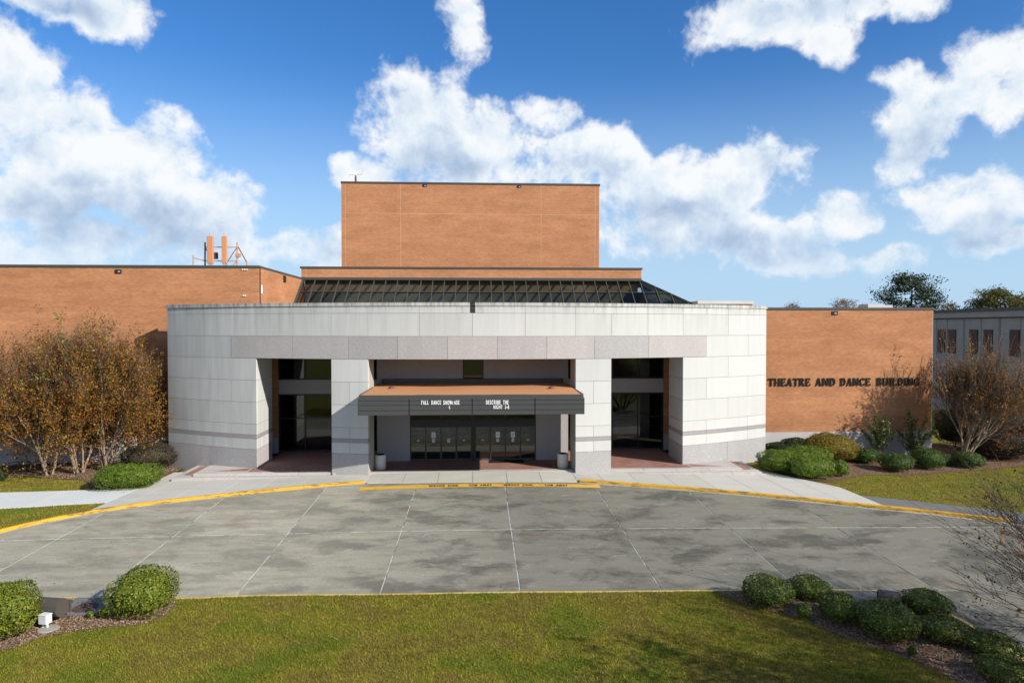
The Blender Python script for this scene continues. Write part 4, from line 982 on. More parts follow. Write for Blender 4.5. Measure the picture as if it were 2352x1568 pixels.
def word(text, origin, ux, uy, un, length, height, G, parent, mat, depth, gap=0.07):
    """set a word along ux, up uy, standing proud along un"""
    tot = sum(G[c][0] for c in text) + gap * (len(text) - 1); k = length / tot; x = 0.0
    ux, uy, un, origin = Vector(ux), Vector(uy), Vector(un), Vector(origin)
    for ch in text:
        w_, strokes = G[ch]; V = []; F = []; lay = 0
        for s_ in strokes:
            if s_ is None: continue
            pts, wd = s_
            for i in range(len(pts) - 1):
                a = Vector((pts[i][0] * k, pts[i][1] * height)); b = Vector((pts[i + 1][0] * k, pts[i + 1][1] * height)); d = b - a
                if d.length < 1e-6: continue
                hw = wd * 0.5 * (k * abs(d.y) + height * abs(d.x)) / (abs(d.x) + abs(d.y)); nrm = Vector((-d.y, d.x)).normalized() * hw
                if len(pts) > 2: e = d.normalized() * hw * 0.25; a -= e; b += e
                dz = depth + 0.0006 * (lay % 7); lay += 1; n0 = len(V)
                for z in (0.0, dz):
                    for q in (a - nrm, b - nrm, b + nrm, a + nrm): V.append(ux * q.x + uy * q.y + un * z)
                F += [tuple(n0 + j for j in f) for f in BOXF]
        o = obj('letter', mesh_py('letter', V, F, mat), parent, None, origin + ux * (x * k)); x += w_ + gap
    return
lett = empty('wall_lettering', theatre); lett['label'] = 'raised black letters reading THEATRE AND DANCE BUILDING'
for t_, xa, xb in (('THEATRE', 1765, 1861), ('AND', 1873, 1919), ('DANCE', 1930, 1999), ('BUILDING', 2013, 2112)):
    a = at(xa, 886, Y=WALL_Y - 0.02); b = at(xb, 885.5, Y=WALL_Y - 0.02); hgt = at(xa, 868.5, Y=WALL_Y).z - a.z
    word(t_, (a.x, WALL_Y - 0.015, at(1900, 885.3, Y=WALL_Y).z), (1, 0, 0), (0, 0, 1), (0, -1, 0), b.x - a.x, hgt, SERIF, lett, LBLACK, 0.07, 0.12)
zx = lambda q: 751.3 + 0.2917 * q
for t_, xa, xb, ya, yb in (('FALL', 740, 800, 577, 608), ('DANCE', 820, 898, 577, 608), ('SHOWcASE', 914, 1043, 577, 608), ('5', 957, 968, 616, 642), ('DESCRIBE', 1250, 1367, 575, 606), ('THE', 1385, 1430, 575, 606), ('NIGHT', 1310, 1380, 613, 642), ('5-8', 1399, 1433, 613, 642)):
    a = at(zx(xa), zx(yb), Y=CF - 0.05); b = at(zx(xb), zx(yb), Y=CF - 0.05); t2 = at(zx(xa), zx(ya), Y=CF - 0.05)
    word(t_, (a.x, CF - 0.052, a.z), (1, 0, 0), (0, 0, 1), (0, -1, 0), b.x - a.x, t2.z - a.z, BOLD, can, LWHITE, 0.006, 0.12)

# painted tow-away strip on the drive
def strip_z(x, y): return road_z(x, y) + 0.005
L0 = on_surf(829, 1117, road_z); L1 = on_surf(1377, 1115, road_z); ym = on_surf(1103, 1113.6, road_z).y
V = []; F = []
for i in range(25):
    x = L0.x + (L1.x - L0.x) * i / 24; bend = -0.35 * ((2 * i / 24 - 1) ** 2); 
    for y in (ym - 0.34 + bend, ym + 0.30 + bend): V.append((x, y, strip_z(x, y)))
F = [(2 * i, 2 * i + 2, 2 * i + 3, 2 * i + 1) for i in range(24)]
pstrip = obj('painted_strip', mesh_py('painted_strip', V, F, YELLOWB), road)
pstrip['label'] = 'yellow strip painted SERVICE ZONE TOW AWAY'
for t_, xa, xb in (('SERVICE', 803, 930), ('ZONE', 950, 1035), ('TOW', 1115, 1185), ('AWAY', 1205, 1298), ('SERVICE', 1392, 1515), ('ZONE', 1535, 1618), ('TOW', 1712, 1780), ('AWAY', 1800, 1893)):
    a = on_surf(zx(xa), 1113.5, road_z); b = on_surf(zx(xb), 1113.5, road_z); u = (a.x + b.x - L0.x - L1.x) / (L1.x - L0.x); yb_ = ym - 0.20 - 0.35 * u * u
    sl = (road_z(b.x, yb_) - road_z(a.x, yb_)) / (b.x - a.x)
    word(t_, (a.x, yb_, strip_z(a.x, yb_) + 0.003), (1, 0, sl), (0, 1, 0.033), (0, 0, 1), b.x - a.x, 0.36, STENCIL, pstrip, LBLACK, 0.003)

# ------------------------------------------------------------------ plants
rng = np.random.default_rng(7)
def leaf_quads(C, N, size, aspect=0.55, jitter=0.6, rg=rng):
    """one folded leaf (two triangles) per centre, facing roughly along N"""
    n = len(C); N = N + rg.normal(0, jitter, (n, 3)); N /= np.linalg.norm(N, axis=1)[:, None] + 1e-9
    T = rg.normal(0, 1, (n, 3)); T -= (T * N).sum(1)[:, None] * N; T /= np.linalg.norm(T, axis=1)[:, None] + 1e-9
    B = np.cross(N, T); s = (size * rg.uniform(0.65, 1.3, n))[:, None]
    V = np.stack([C - T * s * 0.5, C + B * s * aspect * 0.5 + N * s * 0.06, C + T * s * 0.5, C - B * s * aspect * 0.5 + N * s * 0.06], 1).reshape(-1, 3)
    i = np.arange(n)[:, None] * 4
    return V, (i + np.array([[0, 1, 2, 3]])).reshape(-1, 4)
G_ = {
    'holly': leafy('holly_leaf', [(0.0, (0.045, 0.075, 0.008)), (0.45, (0.105, 0.145, 0.014)), (0.8, (0.19, 0.215, 0.024)), (1.0, (0.32, 0.31, 0.05))], 0.6, 0.2, 0.2, 1.2),
    'hollyd': leafy('dark_holly_leaf', [(0.0, (0.034, 0.058, 0.009)), (0.5, (0.082, 0.118, 0.016)), (0.85, (0.15, 0.185, 0.026)), (1.0, (0.26, 0.28, 0.06))], 0.5, 0.3, 0.18, 1.2),
    'lime': leafy('hedge_leaf', [(0.0, (0.045, 0.085, 0.008)), (0.5, (0.10, 0.165, 0.012)), (1.0, (0.20, 0.27, 0.03))], 0.5, 0.3, 0.25, 0.9),
    'green': leafy('shrub_leaf', [(0.0, (0.022, 0.05, 0.010)), (0.5, (0.050, 0.095, 0.014)), (1.0, (0.11, 0.165, 0.028))], 0.5, 0.3, 0.2, 0.9),
    'dark': leafy('evergreen_leaf', [(0.0, (0.012, 0.024, 0.009)), (0.6, (0.028, 0.050, 0.016)), (1.0, (0.08, 0.10, 0.04))], 0.6, 0.2, 0.15, 0.9),
    'gold': leafy('golden_leaf', [(0.0, (0.075, 0.075, 0.012)), (0.5, (0.20, 0.155, 0.02)), (1.0, (0.34, 0.24, 0.035))], 0.55, 0.25, 0.25, 1.1),
    'purple': leafy('purple_leaf', [(0.0, (0.030, 0.040, 0.022)), (0.5, (0.062, 0.066, 0.034)), (0.85, (0.10, 0.062, 0.05)), (0.97, (0.14, 0.06, 0.07)), (1.0, (0.4, 0.06, 0.16))], 0.6, 0.25, 0.2, 0.9),
    'bronze': leafy('bronze_leaf', [(0.0, (0.018, 0.016, 0.012)), (0.5, (0.045, 0.036, 0.024)), (0.9, (0.095, 0.06, 0.03)), (1.0, (0.20, 0.16, 0.12))], 0.6, 0.2, 0.15, 0.9),
    'loose': leafy('loose_leaf', [(0.0, (0.03, 0.06, 0.012)), (0.5, (0.07, 0.11, 0.02)), (0.9, (0.15, 0.16, 0.04)), (1.0, (0.35, 0.30, 0.12))], 0.45, 0.35, 0.25),
}
WOOD = plain('stem_wood', (0.16, 0.12, 0.085), 0.9, 0.1)
def shrub(x, yt, yb, w_, kind, label, zf=side_z, name='clipped_shrub', cat='shrub', leaf=0.06, dens=1.0, depth=1.0, sq=2.6, lump=0.10, rot=0.0, group=None, hk=1.0):
    f = on_surf(x, yb, zf); d = ray(x, yb); a = -math.asin(d.z); s_ = (f - CAM).dot(CAM_M @ Vector((0, 0, -1))) / 1568.0
    rx = w_ * 0.5 * s_; ry = rx * depth; h = max(0.25, ((yb - yt) * s_ - ry * math.sin(a) * 1.1) / math.cos(a)) * hk
    rx /= 1 + 0.22 * abs(f.x / f.y) * max(0.0, sq - 2); h *= 0.93
    cy = f.y + ry * 0.85
    if zf is side_z and abs(f.x) < 33: cy = min(cy, 47.15 - ry)
    cx = CAM.x + (f.x - CAM.x) * cy / f.y; z0 = zf(cx, cy)
    area = 2 * math.pi * (rx * ry + (rx + ry) * h * 0.5)
    n = int(min(15000, max(500, area / (leaf * leaf) * 2.3 * dens)))
    u = rng.uniform(-1, 1, (n * 2, 3)); u = rng.normal(0, 1, (n, 3)); u /= np.linalg.norm(u, axis=1)[:, None]
    u[:, 2] = np.where(u[:, 2] < -0.75, -u[:, 2], u[:, 2])
    p = 1.0 / (np.abs(u) ** sq).sum(1) ** (1 / sq)                   # superellipsoid: clipped, boxy crowns
    ph = rng.uniform(0, 6.28, 12); kk = rng.normal(0, 3.2, (12, 3))
    lum = np.sin(u @ kk.T + ph).mean(1) * 2.2
    M = int(min(170, max(24, area * 13))); cc = rng.normal(0, 1, (M, 3)); cc /= np.linalg.norm(cc, axis=1)[:, None]
    dots = u @ cc.T; ci = dots.argmax(1); dd_ = np.sqrt(np.maximum(0, 2 - 2 * dots.max(1))) / math.sqrt(4 * math.pi / M)     # sprays: small domes of leaves
    r_ = p * (1 + lump * lum) * (1.04 - 0.17 * np.minimum(1.0, dd_) ** 2 - np.abs(rng.normal(0, 0.05, n)))
    stray = rng.random(n) < 0.05; r_[stray] *= 1 + rng.uniform(0.0, 0.15, stray.sum())
    S = np.array([rx, ry, h / 2]); C = u * r_[:, None] * S; Nn = u / S; Nn /= np.linalg.norm(Nn, axis=1)[:, None]; Nn = Nn + (u - cc[ci]) * 2.2
    C[:, 2] += h / 2 * 1.0; C[:, 2] = np.maximum(C[:, 2], 0.02)
    V, F = leaf_quads(C, Nn, leaf, 0.6, 0.5)
    root = empty(name, None, (cx, cy, z0)); root.rotation_euler.z = rot; tag(root, label, cat, group)
    obj('foliage', mesh_np('foliage', V, F, G_[kind]), root)
    # twiggy inner mass carrying the leaves
    core = MB(); nu, nv = 14, 9; Vc = []
    for j in range(nv + 1):
        t = math.pi * j / nv
        for i in range(nu):
            q = 2 * math.pi * i / nu; uu = np.array([math.sin(t) * math.cos(q), math.sin(t) * math.sin(q), math.cos(t)])
            rr = 0.80 / (np.abs(uu) ** sq).sum() ** (1 / sq) * (1 + lump * float(np.sin(uu @ kk.T + ph).mean() * 2.2))
            Vc.append((uu[0] * rx * rr, uu[1] * ry * rr, max(0.03, h / 2 + uu[2] * h / 2 * rr)))
    Fc = [(j * nu + i, (j + 1) * nu + i, (j + 1) * nu + (i + 1) % nu, j * nu + (i + 1) % nu) for j in range(nv) for i in range(nu)]
    obj('inner_foliage', mesh_py('inner_foliage', Vc, Fc, G_[kind], True), root)
    m = MB()
    for k in range(4): m.tube([(rng.uniform(-.1, .1), rng.uniform(-.1, .1), -0.1), (rng.uniform(-.3, .3) * rx, rng.uniform(-.3, .3) * ry, h * 0.45)], [0.035, 0.015], 5)
    m.build('stem', WOOD, root)
    return root
# by the west wing
shrub(350, 1008, 1082, 134, 'purple', 'rounded purplish flowering shrub at the curved wall end', name='flowering_shrub', leaf=0.07, sq=2.3, lump=0.05)
shrub(296, 1060, 1126, 156, 'lime', 'bright green low clipped hedge beside the pale pavement, west side', name='clipped_hedge', cat='hedge', leaf=0.07, depth=0.75, sq=3.0, rot=0.15, lump=0.06)
shrub(-6, 1078, 1108, 40, 'dark', 'small dark shrub cut off by the picture edge under the autumn trees', leaf=0.07)
# along the lettered wall
shrub(1788, 999, 1038, 62, 'dark', 'dark green round shrub touching the curved stone wall', leaf=0.075)
shrub(1826, 985, 1034, 66, 'dark', 'dark shrub half hidden behind the golden shrub', leaf=0.075)
shrub(1905, 981, 1052, 118, 'gold', 'large golden yellow clipped shrub under the wall lettering', leaf=0.075, sq=2.4)
shrub(1926, 1031, 1060, 36, 'gold', 'small golden shrub in front of the large golden one', leaf=0.07)
shrub(1848, 1019, 1078, 120, 'lime', 'broad light green clipped mound behind two others beside the pavement', name='clipped_hedge', cat='hedge', leaf=0.075, depth=0.8)
shrub(1794, 1030, 1090, 112, 'lime', 'light green clipped hedge mound at the pavement step corner', name='clipped_hedge', cat='hedge', leaf=0.075, depth=0.9, sq=3.0)
shrub(1862, 1043, 1102, 112, 'lime', 'light green clipped hedge mound nearest the drive, east side', name='clipped_hedge', cat='hedge', leaf=0.075, depth=0.85, sq=3.0)
shrub(1930, 1054, 1095, 38, 'lime', 'narrow green clipped shrub ending the light green hedge', leaf=0.07)
shrub(1988, 1026, 1066, 66, 'green', 'clipped green shrub next to the golden shrubs', leaf=0.07)
shrub(2058, 1038, 1086, 74, 'green', 'clipped green shrub standing farthest forward on the mulch bed', leaf=0.07)
shrub(2131, 1029, 1080, 70, 'green', 'tall round green shrub left of the bare trunked tree', leaf=0.07, hk=1.05)
shrub(2172, 1040, 1070, 34, 'green', 'small green shrub right against the multi-stemmed trunk foot', leaf=0.07)
shrub(2228, 1024, 1052, 56, 'green', 'green shrub between the tree and the bronze hedge, rear one', leaf=0.075)
shrub(2224, 1036, 1077, 68, 'green', 'low green clipped shrub in front of the bronze hedge', leaf=0.07)
shrub(2300, 962, 1063, 200, 'bronze', 'big dark bronze hedge at the right picture edge', name='bronze_hedge', cat='hedge', leaf=0.085, sq=2.3, depth=0.8)
shrub(2195, 930, 1032, 90, 'dark', 'dark evergreen bush behind the bare trunked tree', name='evergreen_bush', leaf=0.09, sq=2.2, lump=0.12)
# foreground left
shrub(14, 1338, 1484, 156, 'holly', 'large yellowish green clipped holly in the lower left corner', zf=lawn_z, leaf=0.068, sq=2.6, depth=0.8)
shrub(329, 1309, 1428, 147, 'holly', 'yellowish green box-shaped clipped holly beside the manhole slab', zf=lawn_z, leaf=0.068, sq=3.4, depth=0.95)
shrub(236, 1398, 1421, 22, 'holly', 'small green sprout in front of the manhole slab', zf=lawn_z, name='sprouting_plant', cat='plant', leaf=0.06)
shrub(208, 1410, 1423, 9, 'holly', 'tiny sprig at the edge of the manhole slab', zf=lawn_z, name='sprouting_plant', cat='plant', leaf=0.06)
# foreground right row
FR = 'clipped hollies in the diagonal foreground row'
shrub(1763, 1323, 1405, 115, 'hollyd', 'dark green clipped holly first of the row, next to the open lawn', zf=lawn_z, leaf=0.068, sq=2.8, group=FR)
shrub(1860, 1326, 1386, 95, 'hollyd', 'dark green clipped holly second of the row, against the faded kerb', zf=lawn_z, leaf=0.068, sq=2.7, group=FR)
shrub(1849, 1385, 1427, 34, 'hollyd', 'small loose holly sprout in front of the row', zf=lawn_z, name='sprouting_plant', cat='plant', leaf=0.068, sq=2.0, lump=0.15)
shrub(1928, 1361, 1441, 94, 'hollyd', 'dark green holly left of the largest bush in the row', zf=lawn_z, leaf=0.068, sq=2.5, group=FR)
shrub(2037, 1381, 1490, 132, 'hollyd', 'largest dark green holly bush in the middle of the row', zf=lawn_z, leaf=0.068, sq=2.5, group=FR)
shrub(2130, 1356, 1424, 105, 'hollyd', 'dark green holly standing by the kerb behind the floodlight', zf=lawn_z, leaf=0.068, sq=2.8, group=FR)
shrub(2166, 1418, 1492, 114, 'hollyd', 'dark green holly right of the largest bush in the row', zf=lawn_z, leaf=0.068, sq=2.5, group=FR)
shrub(2278, 1456, 1527, 124, 'hollyd', 'dark green holly low at the right under the bare twigs', zf=lawn_z, leaf=0.068, sq=2.5, group=FR)
shrub(2312, 1518, 1592, 124, 'hollyd', 'dark green holly cut by the lower right picture corner', zf=lawn_z, leaf=0.068, sq=2.6, group=FR)
shrub(2094, 1483, 1511, 18, 'hollyd', 'tiny holly sprout on the mulch below the row', zf=lawn_z, name='sprouting_plant', cat='plant', leaf=0.068, sq=2.0)

# loose leafy shrubs in front of the lettered wall
def leafy_shrub(x, yt, yb, w_, label, seed):
    rr = random.Random(seed); f = on_surf(x, yb, side_z); f = CAM + (f - CAM) * min(1.0, 45.9 / f.y); f.z = side_z(f.x, f.y); s_ = (f - CAM).length / 1568.0; h = (yb - yt) * s_ * 0.98; rx = w_ * 0.5 * s_
    root = empty('leafy_shrub', None, (f.x, f.y, f.z)); tag(root, label, 'shrub'); m = MB(); C = []; N = []
    for k in range(30):
        a = rr.uniform(0, 6.28); rad = rx * rr.uniform(0.25, 1.0); hh = h * rr.uniform(0.55, 1.0) * (1.0 if rad < rx * 0.6 else 0.72)
        tip = Vector((math.cos(a) * rad, math.sin(a) * rad * 0.7, hh)); P = [Vector((rr.uniform(-.12, .12), rr.uniform(-.12, .12), -0.05)).lerp(tip, t) + Vector((0, 0, math.sin(t * 3.14) * 0.16 * hh)) for t in (0, .25, .5, .75, 1)]
        m.tube(P, [0.022, 0.018, 0.013, 0.008, 0.004], 5, False)
        for i in range(60):
            t = rr.uniform(0.25, 1.0) * 4; j = min(3, int(t)); p = P[j].lerp(P[j + 1], t - j)
            C.append((p.x + rr.gauss(0, .07), p.y + rr.gauss(0, .07), p.z + rr.gauss(0, .05))); N.append((rr.gauss(0, .5), rr.gauss(0, .5) - .2, 1))
    m.build('stem', WOOD, root); V, F = leaf_quads(np.array(C), np.array(N), 0.19, 0.45, 0.5); obj('foliage', mesh_np('foliage', V, F, G_['loose']), root)
leafy_shrub(2020, 941, 1040, 92, 'upright loose leafy shrub left of the other, under the word DANCE', 3)
leafy_shrub(2098, 948, 1050, 96, 'upright loose leafy shrub with pale lower leaves beside the wall corner', 5)

# ------------------------------------------------------------------ trees
def grow(rr, base, d, L, r0, lvl, maxl, out, tips, droop=0.0, spread=38, nsub=(3, 5), shrink=(0.55, 0.75), minr=0.004):
    n = 4 if lvl < 2 else 3; P = [base.copy()]; dd = d.normalized(); p = base.copy()
    for i in range(n):
        dd = (dd + Vector((rr.gauss(0, .10), rr.gauss(0, .10), rr.gauss(0, .06) + (0.05 - droop * lvl * 0.04)))).normalized()
        p = p + dd * (L / n); P.append(p.copy())
    r1 = r0 * (0.55 if lvl < maxl else 0.35)
    out.append((lvl, P, [r0 + (r1 - r0) * i / n for i in range(n + 1)]))
    if lvl >= maxl - 1: tips.append((P, lvl))
    if lvl >= maxl: return
    k = rr.randint(*nsub) + (2 if lvl == 0 else 0)
    for i in range(k):
        t = 1.0 if i == 0 else rr.uniform(0.35, 0.95); j = min(n - 1, int(t * n)); q = P[j].lerp(P[j + 1], t * n - j) if t < 1 else P[-1]
        ax = Vector((rr.gauss(0, 1), rr.gauss(0, 1), rr.gauss(0, .6))).normalized(); perp = dd.cross(ax).normalized()
        ang = R(rr.uniform(0.35, 1.0) * spread) if i else R(rr.uniform(4, 14))
        nd = (dd * math.cos(ang) + perp * math.sin(ang)).normalized()
        grow(rr, q, nd, L * rr.uniform(*shrink), max(minr, r1 * (0.95 if i == 0 else rr.uniform(0.5, 0.75))), lvl + 1, maxl, out, tips, droop, spread, nsub, shrink, minr)
def bark_fn(a, b):
    def fn(q):
        P = q.pos(); n = q.noise(q.v('MULTIPLY', P, (6, 6, 1.5)), 1.0, 5.0, 0.65)
        base(q, q.ramp(n, [(0.35, a), (0.6, b)])); q.bump(n, 0.3, 0.01)
    return fn
BARKP = material('pale_bark', bark_fn((0.15, 0.10, 0.065), (0.34, 0.26, 0.18)), 0.85, 0.15)
BARKG = material('twig_bark', bark_fn((0.11, 0.08, 0.06), (0.25, 0.20, 0.16)), 0.9, 0.1)
BARKL = material('pale_twig_bark', bark_fn((0.085, 0.058, 0.042), (0.20, 0.145, 0.105)), 0.9, 0.1)
BARKD = material('dark_bark', bark_fn((0.045, 0.034, 0.028), (0.11, 0.085, 0.065)), 0.9, 0.1)
AUT = leafy('autumn_leaf', [(0.0, (0.10, 0.045, 0.02)), (0.3, (0.22, 0.09, 0.026)), (0.55, (0.36, 0.145, 0.028)), (0.62, (0.12, 0.115, 0.026)), (0.76, (0.16, 0.135, 0.028)), (0.87, (0.40, 0.20, 0.03)), (0.95, (0.46, 0.34, 0.06)), (1.0, (0.38, 0.045, 0.02))], 0.6, 0.2, 0.35, 0.6)
AUTY = leafy('yellow_green_leaf', [(0.0, (0.13, 0.14, 0.025)), (0.5, (0.27, 0.28, 0.05)), (1.0, (0.45, 0.42, 0.10))], 0.6, 0.2, 0.35)
AUTB = leafy('brown_leaf', [(0.0, (0.07, 0.036, 0.02)), (0.35, (0.17, 0.08, 0.03)), (0.7, (0.28, 0.14, 0.035)), (0.92, (0.42, 0.28, 0.07)), (1.0, (0.42, 0.08, 0.025))], 0.6, 0.2, 0.3, 0.7)
SEED = leafy('seed_head', [(0.0, (0.025, 0.018, 0.014)), (0.5, (0.055, 0.033, 0.024)), (0.75, (0.15, 0.06, 0.03)), (1.0, (0.32, 0.09, 0.035))], 0.8, 0.1, 0.1)
def myrtle(base, h, spread_r, seed, label, leafmat=AUT, nleaf=9000, nst=5, leaf=0.085, wood=BARKP, twig=BARKG, accent=0, lean=(0, 0), maxl=5, sprd=36, low=0.0, kind='crape_myrtle', group=None, thick=0.085, leafbias=0.0, stem=1.0, nsub=(3, 4), shrink=(0.62, 0.84), minr=0.004, leafpow=1.0, hang=0.22):
    rr = random.Random(seed); out = []; tips = []; b = Vector((0, 0, 0))
    for k in range(nst):
        a = 2 * math.pi * (k + rr.uniform(-.3, .3)) / nst; tilt = rr.uniform(0.10, 0.34) * spread_r / 3.0
        d = Vector((math.cos(a) * tilt + lean[0], math.sin(a) * tilt + lean[1], 1)).normalized()
        grow(rr, b + Vector((math.cos(a) * 0.16, math.sin(a) * 0.16, -0.15)), d, h * rr.uniform(0.22, 0.27) * stem, thick * rr.uniform(.75, 1.1), 0, maxl, out, tips, 0.0, sprd, nsub, shrink, minr)
    zs = max(p.z for _, P, _ in out for p in P); sc = h / zs; xs95 = np.percentile([math.hypot(P[-1].x - lean[0] * P[-1].z, P[-1].y - lean[1] * P[-1].z) for _, P, _ in out], 97); sx_ = spread_r / xs95
    mw = MB(); mt = MB()
    for lvl, P, rd in out:
        P = [Vector((p.x * sx_, p.y * sx_, p.z * sc)) for p in P]
        (mw if lvl < 2 else mt).tube(P, rd, 6 if lvl < 2 else (4 if lvl < 4 else 3), False)
    root = empty(kind, None, base); tag(root, label, 'tree', group)
    tr = mw.build('trunk', wood, root, True); mt.build('twigs', twig, tr, True)
    if nleaf:
        rg = np.random.default_rng(seed); T = [P for P, l in tips]; wts = np.array([1.0 + leafbias * max(-0.9, P[-1].x * sx_ / spread_r) + low * (1 - P[-1].z * sc / h) for P in T]); wts = np.maximum(wts, 0.03) ** leafpow; wts /= wts.sum()
        # leaves come in small sprays: fewer tips, several leaves each
        K = 15; nsp = max(1, nleaf // K); idx = rg.choice(len(T), nsp, p=wts); C = np.zeros((nsp * K, 3))
        for q, i in enumerate(idx):
            P = T[i]; t = rg.uniform(0.3, 1.08, K); a = np.array(P[0]); e = np.array(P[-1]); c = a + (e - a) * t[:, None] + rg.normal(0, 0.085, (K, 3)); c[:, :2] *= sx_; c[:, 2] = np.maximum(0.3, c[:, 2] * sc - rg.exponential(hang)); C[q * K:(q + 1) * K] = c
        N = rg.normal(0, 1, C.shape); N[:, 2] += 0.5
        V, F = leaf_quads(C, N, leaf, 0.6, 0.3, rg); cr = obj('crown', mesh_np('crown', V, F, leafmat), root)
        if accent:
            C = []
            for i in rg.choice(len(T), accent):
                P = T[i]; e = np.array(P[-1]); e[:2] *= sx_; e[2] *= sc; dr = np.array(P[-1] - P[0]); dr[2] += 0.25; dr /= np.linalg.norm(dr)
                for q in range(13): C.append(e + dr * q * 0.055 + rg.normal(0, 0.035, 3))
            C = np.array(C); V, F = leaf_quads(C, rg.normal(0, 1, C.shape), leaf * 1.05, 0.55, 0.3, rg); obj('leaf_sprays', mesh_np('leaf_sprays', V, F, AUTY), cr)
    return root
LG = 'autumn crape myrtles along the west wing'
for x, y, h, sr, sd, nl, ns, lab, acc_, lb in (
        (-58, 1093, 9.8, 4.2, 11, 22000, 5, 'bare-branched autumn tree entering at the left picture edge', 8, 0.0),
        (110, 1089, 10.5, 4.0, 21, 40000, 5, 'orange-brown autumn tree with two thick leaning trunks, left of the three trunk clusters', 14, 0.1),
        (182, 1085, 10.2, 3.8, 33, 38000, 5, 'orange-brown autumn tree with the middle trunk cluster by the west wing', 26, 0.2),
        (246, 1078, 10.4, 3.9, 47, 42000, 5, 'autumn tree nearest the curved stone wall with yellow-green leaf sprays', 46, 0.3)):
    p = on_surf(x, y, side_z)
    myrtle((p.x, p.y, p.z), h, sr, sd, lab, AUT, int(nl * 1.15), ns, 0.122, accent=acc_, group=LG, low=1.6, leafbias=lb, stem=0.72, hang=0.6, sprd=46)
p = on_surf(2212, 1064, side_z)
myrtle((p.x, p.y, p.z), 9.3, 3.6, 88, 'sparse brown-leaved multi-stemmed tree at the brick wall corner', AUTB, 15000, 8, 0.11, accent=0, sprd=40, maxl=4, nsub=(3, 5), kind='crape_myrtle', thick=0.085, lean=(0.27, -0.04), minr=0.012, stem=1.25, twig=BARKL)
p = on_surf(2420, 1056, side_z)
myrtle((p.x, p.y, p.z), 8.4, 4.8, 92, 'brown-leaved tree reaching in from the right picture edge behind the bronze hedge', AUTB, 8000, 7, 0.10, sprd=42, maxl=4, nsub=(3, 5), thick=0.08, minr=0.011, twig=BARKL)
# the tree on the right whose twigs hang into the foreground and shade the lawn
myrtle((17.2, 15.4, lawn_z(17.2, 15.4)), 7.2, 5.9, 105, 'dark bare twigs with seed heads reaching in at the lower right', SEED, 5200, 9, 0.075, BARKD, BARKD, sprd=42, maxl=4, thick=0.075, minr=0.006, nsub=(4, 5), kind='seeding_tree', hang=0.02)
# its leafier neighbour outside the picture throws the soft shadow on the lawn
myrtle((15.6, 10.4, lawn_z(15.6, 10.4)), 8.2, 4.0, 131, 'leafy tree beyond the lower right picture corner whose shadow lies on the lawn', AUTB, 26000, 7, 0.13, BARKD, BARKD, sprd=42, maxl=4, nsub=(3, 4), thick=0.08, minr=0.006, kind='seeding_tree')

# far trees over the roofs
PINE = leafy('pine_needles', [(0.0, (0.012, 0.026, 0.012)), (0.6, (0.028, 0.052, 0.020)), (1.0, (0.06, 0.09, 0.035))], 0.6, 0.2, 0.1, 0.5)
OAKL = leafy('turning_leaf', [(0.0, (0.045, 0.062, 0.018)), (0.5, (0.10, 0.105, 0.028)), (1.0, (0.20, 0.16, 0.05))], 0.6, 0.2, 0.25, 0.4)
def far_tree(px, ptop, Y, hgt_vis, wpx, kind, seed, label, nleaf, mat, leaf, bare=False, bark=BARKD, wood_r=0.3):
    top = at(px, ptop, Y=Y); s_ = Y / 1568.0; rw = wpx * 0.5 * s_; H = top.z + 1.0; rr = random.Random(seed); rg = np.random.default_rng(seed)
    root = empty(kind, None, (top.x, Y, -1.0)); tag(root, label, 'tree'); m = MB(); zc = H - hgt_vis * s_
    m.tube([(0, 0, -0.3), (rr.gauss(0, .2), 0, H * 0.5), (rr.gauss(0, .2), 0, H * 0.97)], [wood_r, wood_r * 0.7, 0.05], 7, False); C = []
    nb = 46
    for k in range(nb):
        t = (k + 0.5) / nb; z = zc + (H - zc) * t * 0.96; a = rr.uniform(0, 6.28)
        prof = math.sin(min(1.0, (1 - t) * 1.25 + 0.12) * math.pi / 2); L = rw * prof * rr.uniform(0.55, 1.05)
        e = Vector((math.cos(a) * L, math.sin(a) * L, z + L * rr.uniform(0.0, 0.35))); b = Vector((0, 0, z - L * 0.1)); mid = b.lerp(e, 0.55) + Vector((rr.gauss(0, .2), rr.gauss(0, .2), -0.12 * L))
        m.tube([b, mid, e], [wood_r * 0.35 * (1 - t * 0.6), wood_r * 0.18, 0.02], 4, False)
        for q in range(5):
            u = rr.uniform(0.45, 1.0); c = mid.lerp(e, (u - .45) / .55) + Vector((rr.gauss(0, .35), rr.gauss(0, .35), rr.gauss(0, .25)))
            m.tube([mid.lerp(e, max(0, (u - .6))), c], [0.03, 0.012], 3, False); C.append(c)
    m.build('trunk', bark, root, True)
    C = np.array(C); pts = C[rg.integers(0, len(C), nleaf)] + rg.normal(0, 1, (nleaf, 3)) * np.array([0.42, 0.42, 0.26]) * (rw / 4.5)
    V, F = leaf_quads(pts, rg.normal(0, 1, pts.shape) + np.array([0, 0, .4]), leaf, 0.45, 0.2, rg); obj('crown', mesh_np('crown', V, F, mat), root)
far_tree(2092, 630, 95, 110, 180, 'pine_tree', 3, 'dark green pine rising above the brick wing roof', 7500, PINE, 0.34)
far_tree(2292, 666, 100, 60, 140, 'deciduous_tree', 8, 'olive green tree above the grey concrete building', 6500, OAKL, 0.32)
far_tree(2345, 684, 105, 40, 60, 'deciduous_tree', 14, 'smaller olive tree top at the right picture edge over the grey roof', 2200, OAKL, 0.32)
far_tree(1942, 688, 110, 30, 90, 'bare_tree', 21, 'faint nearly bare treetop just above the brick wing roof', 700, AUTB, 0.22, bark=BARKG, wood_r=0.16)
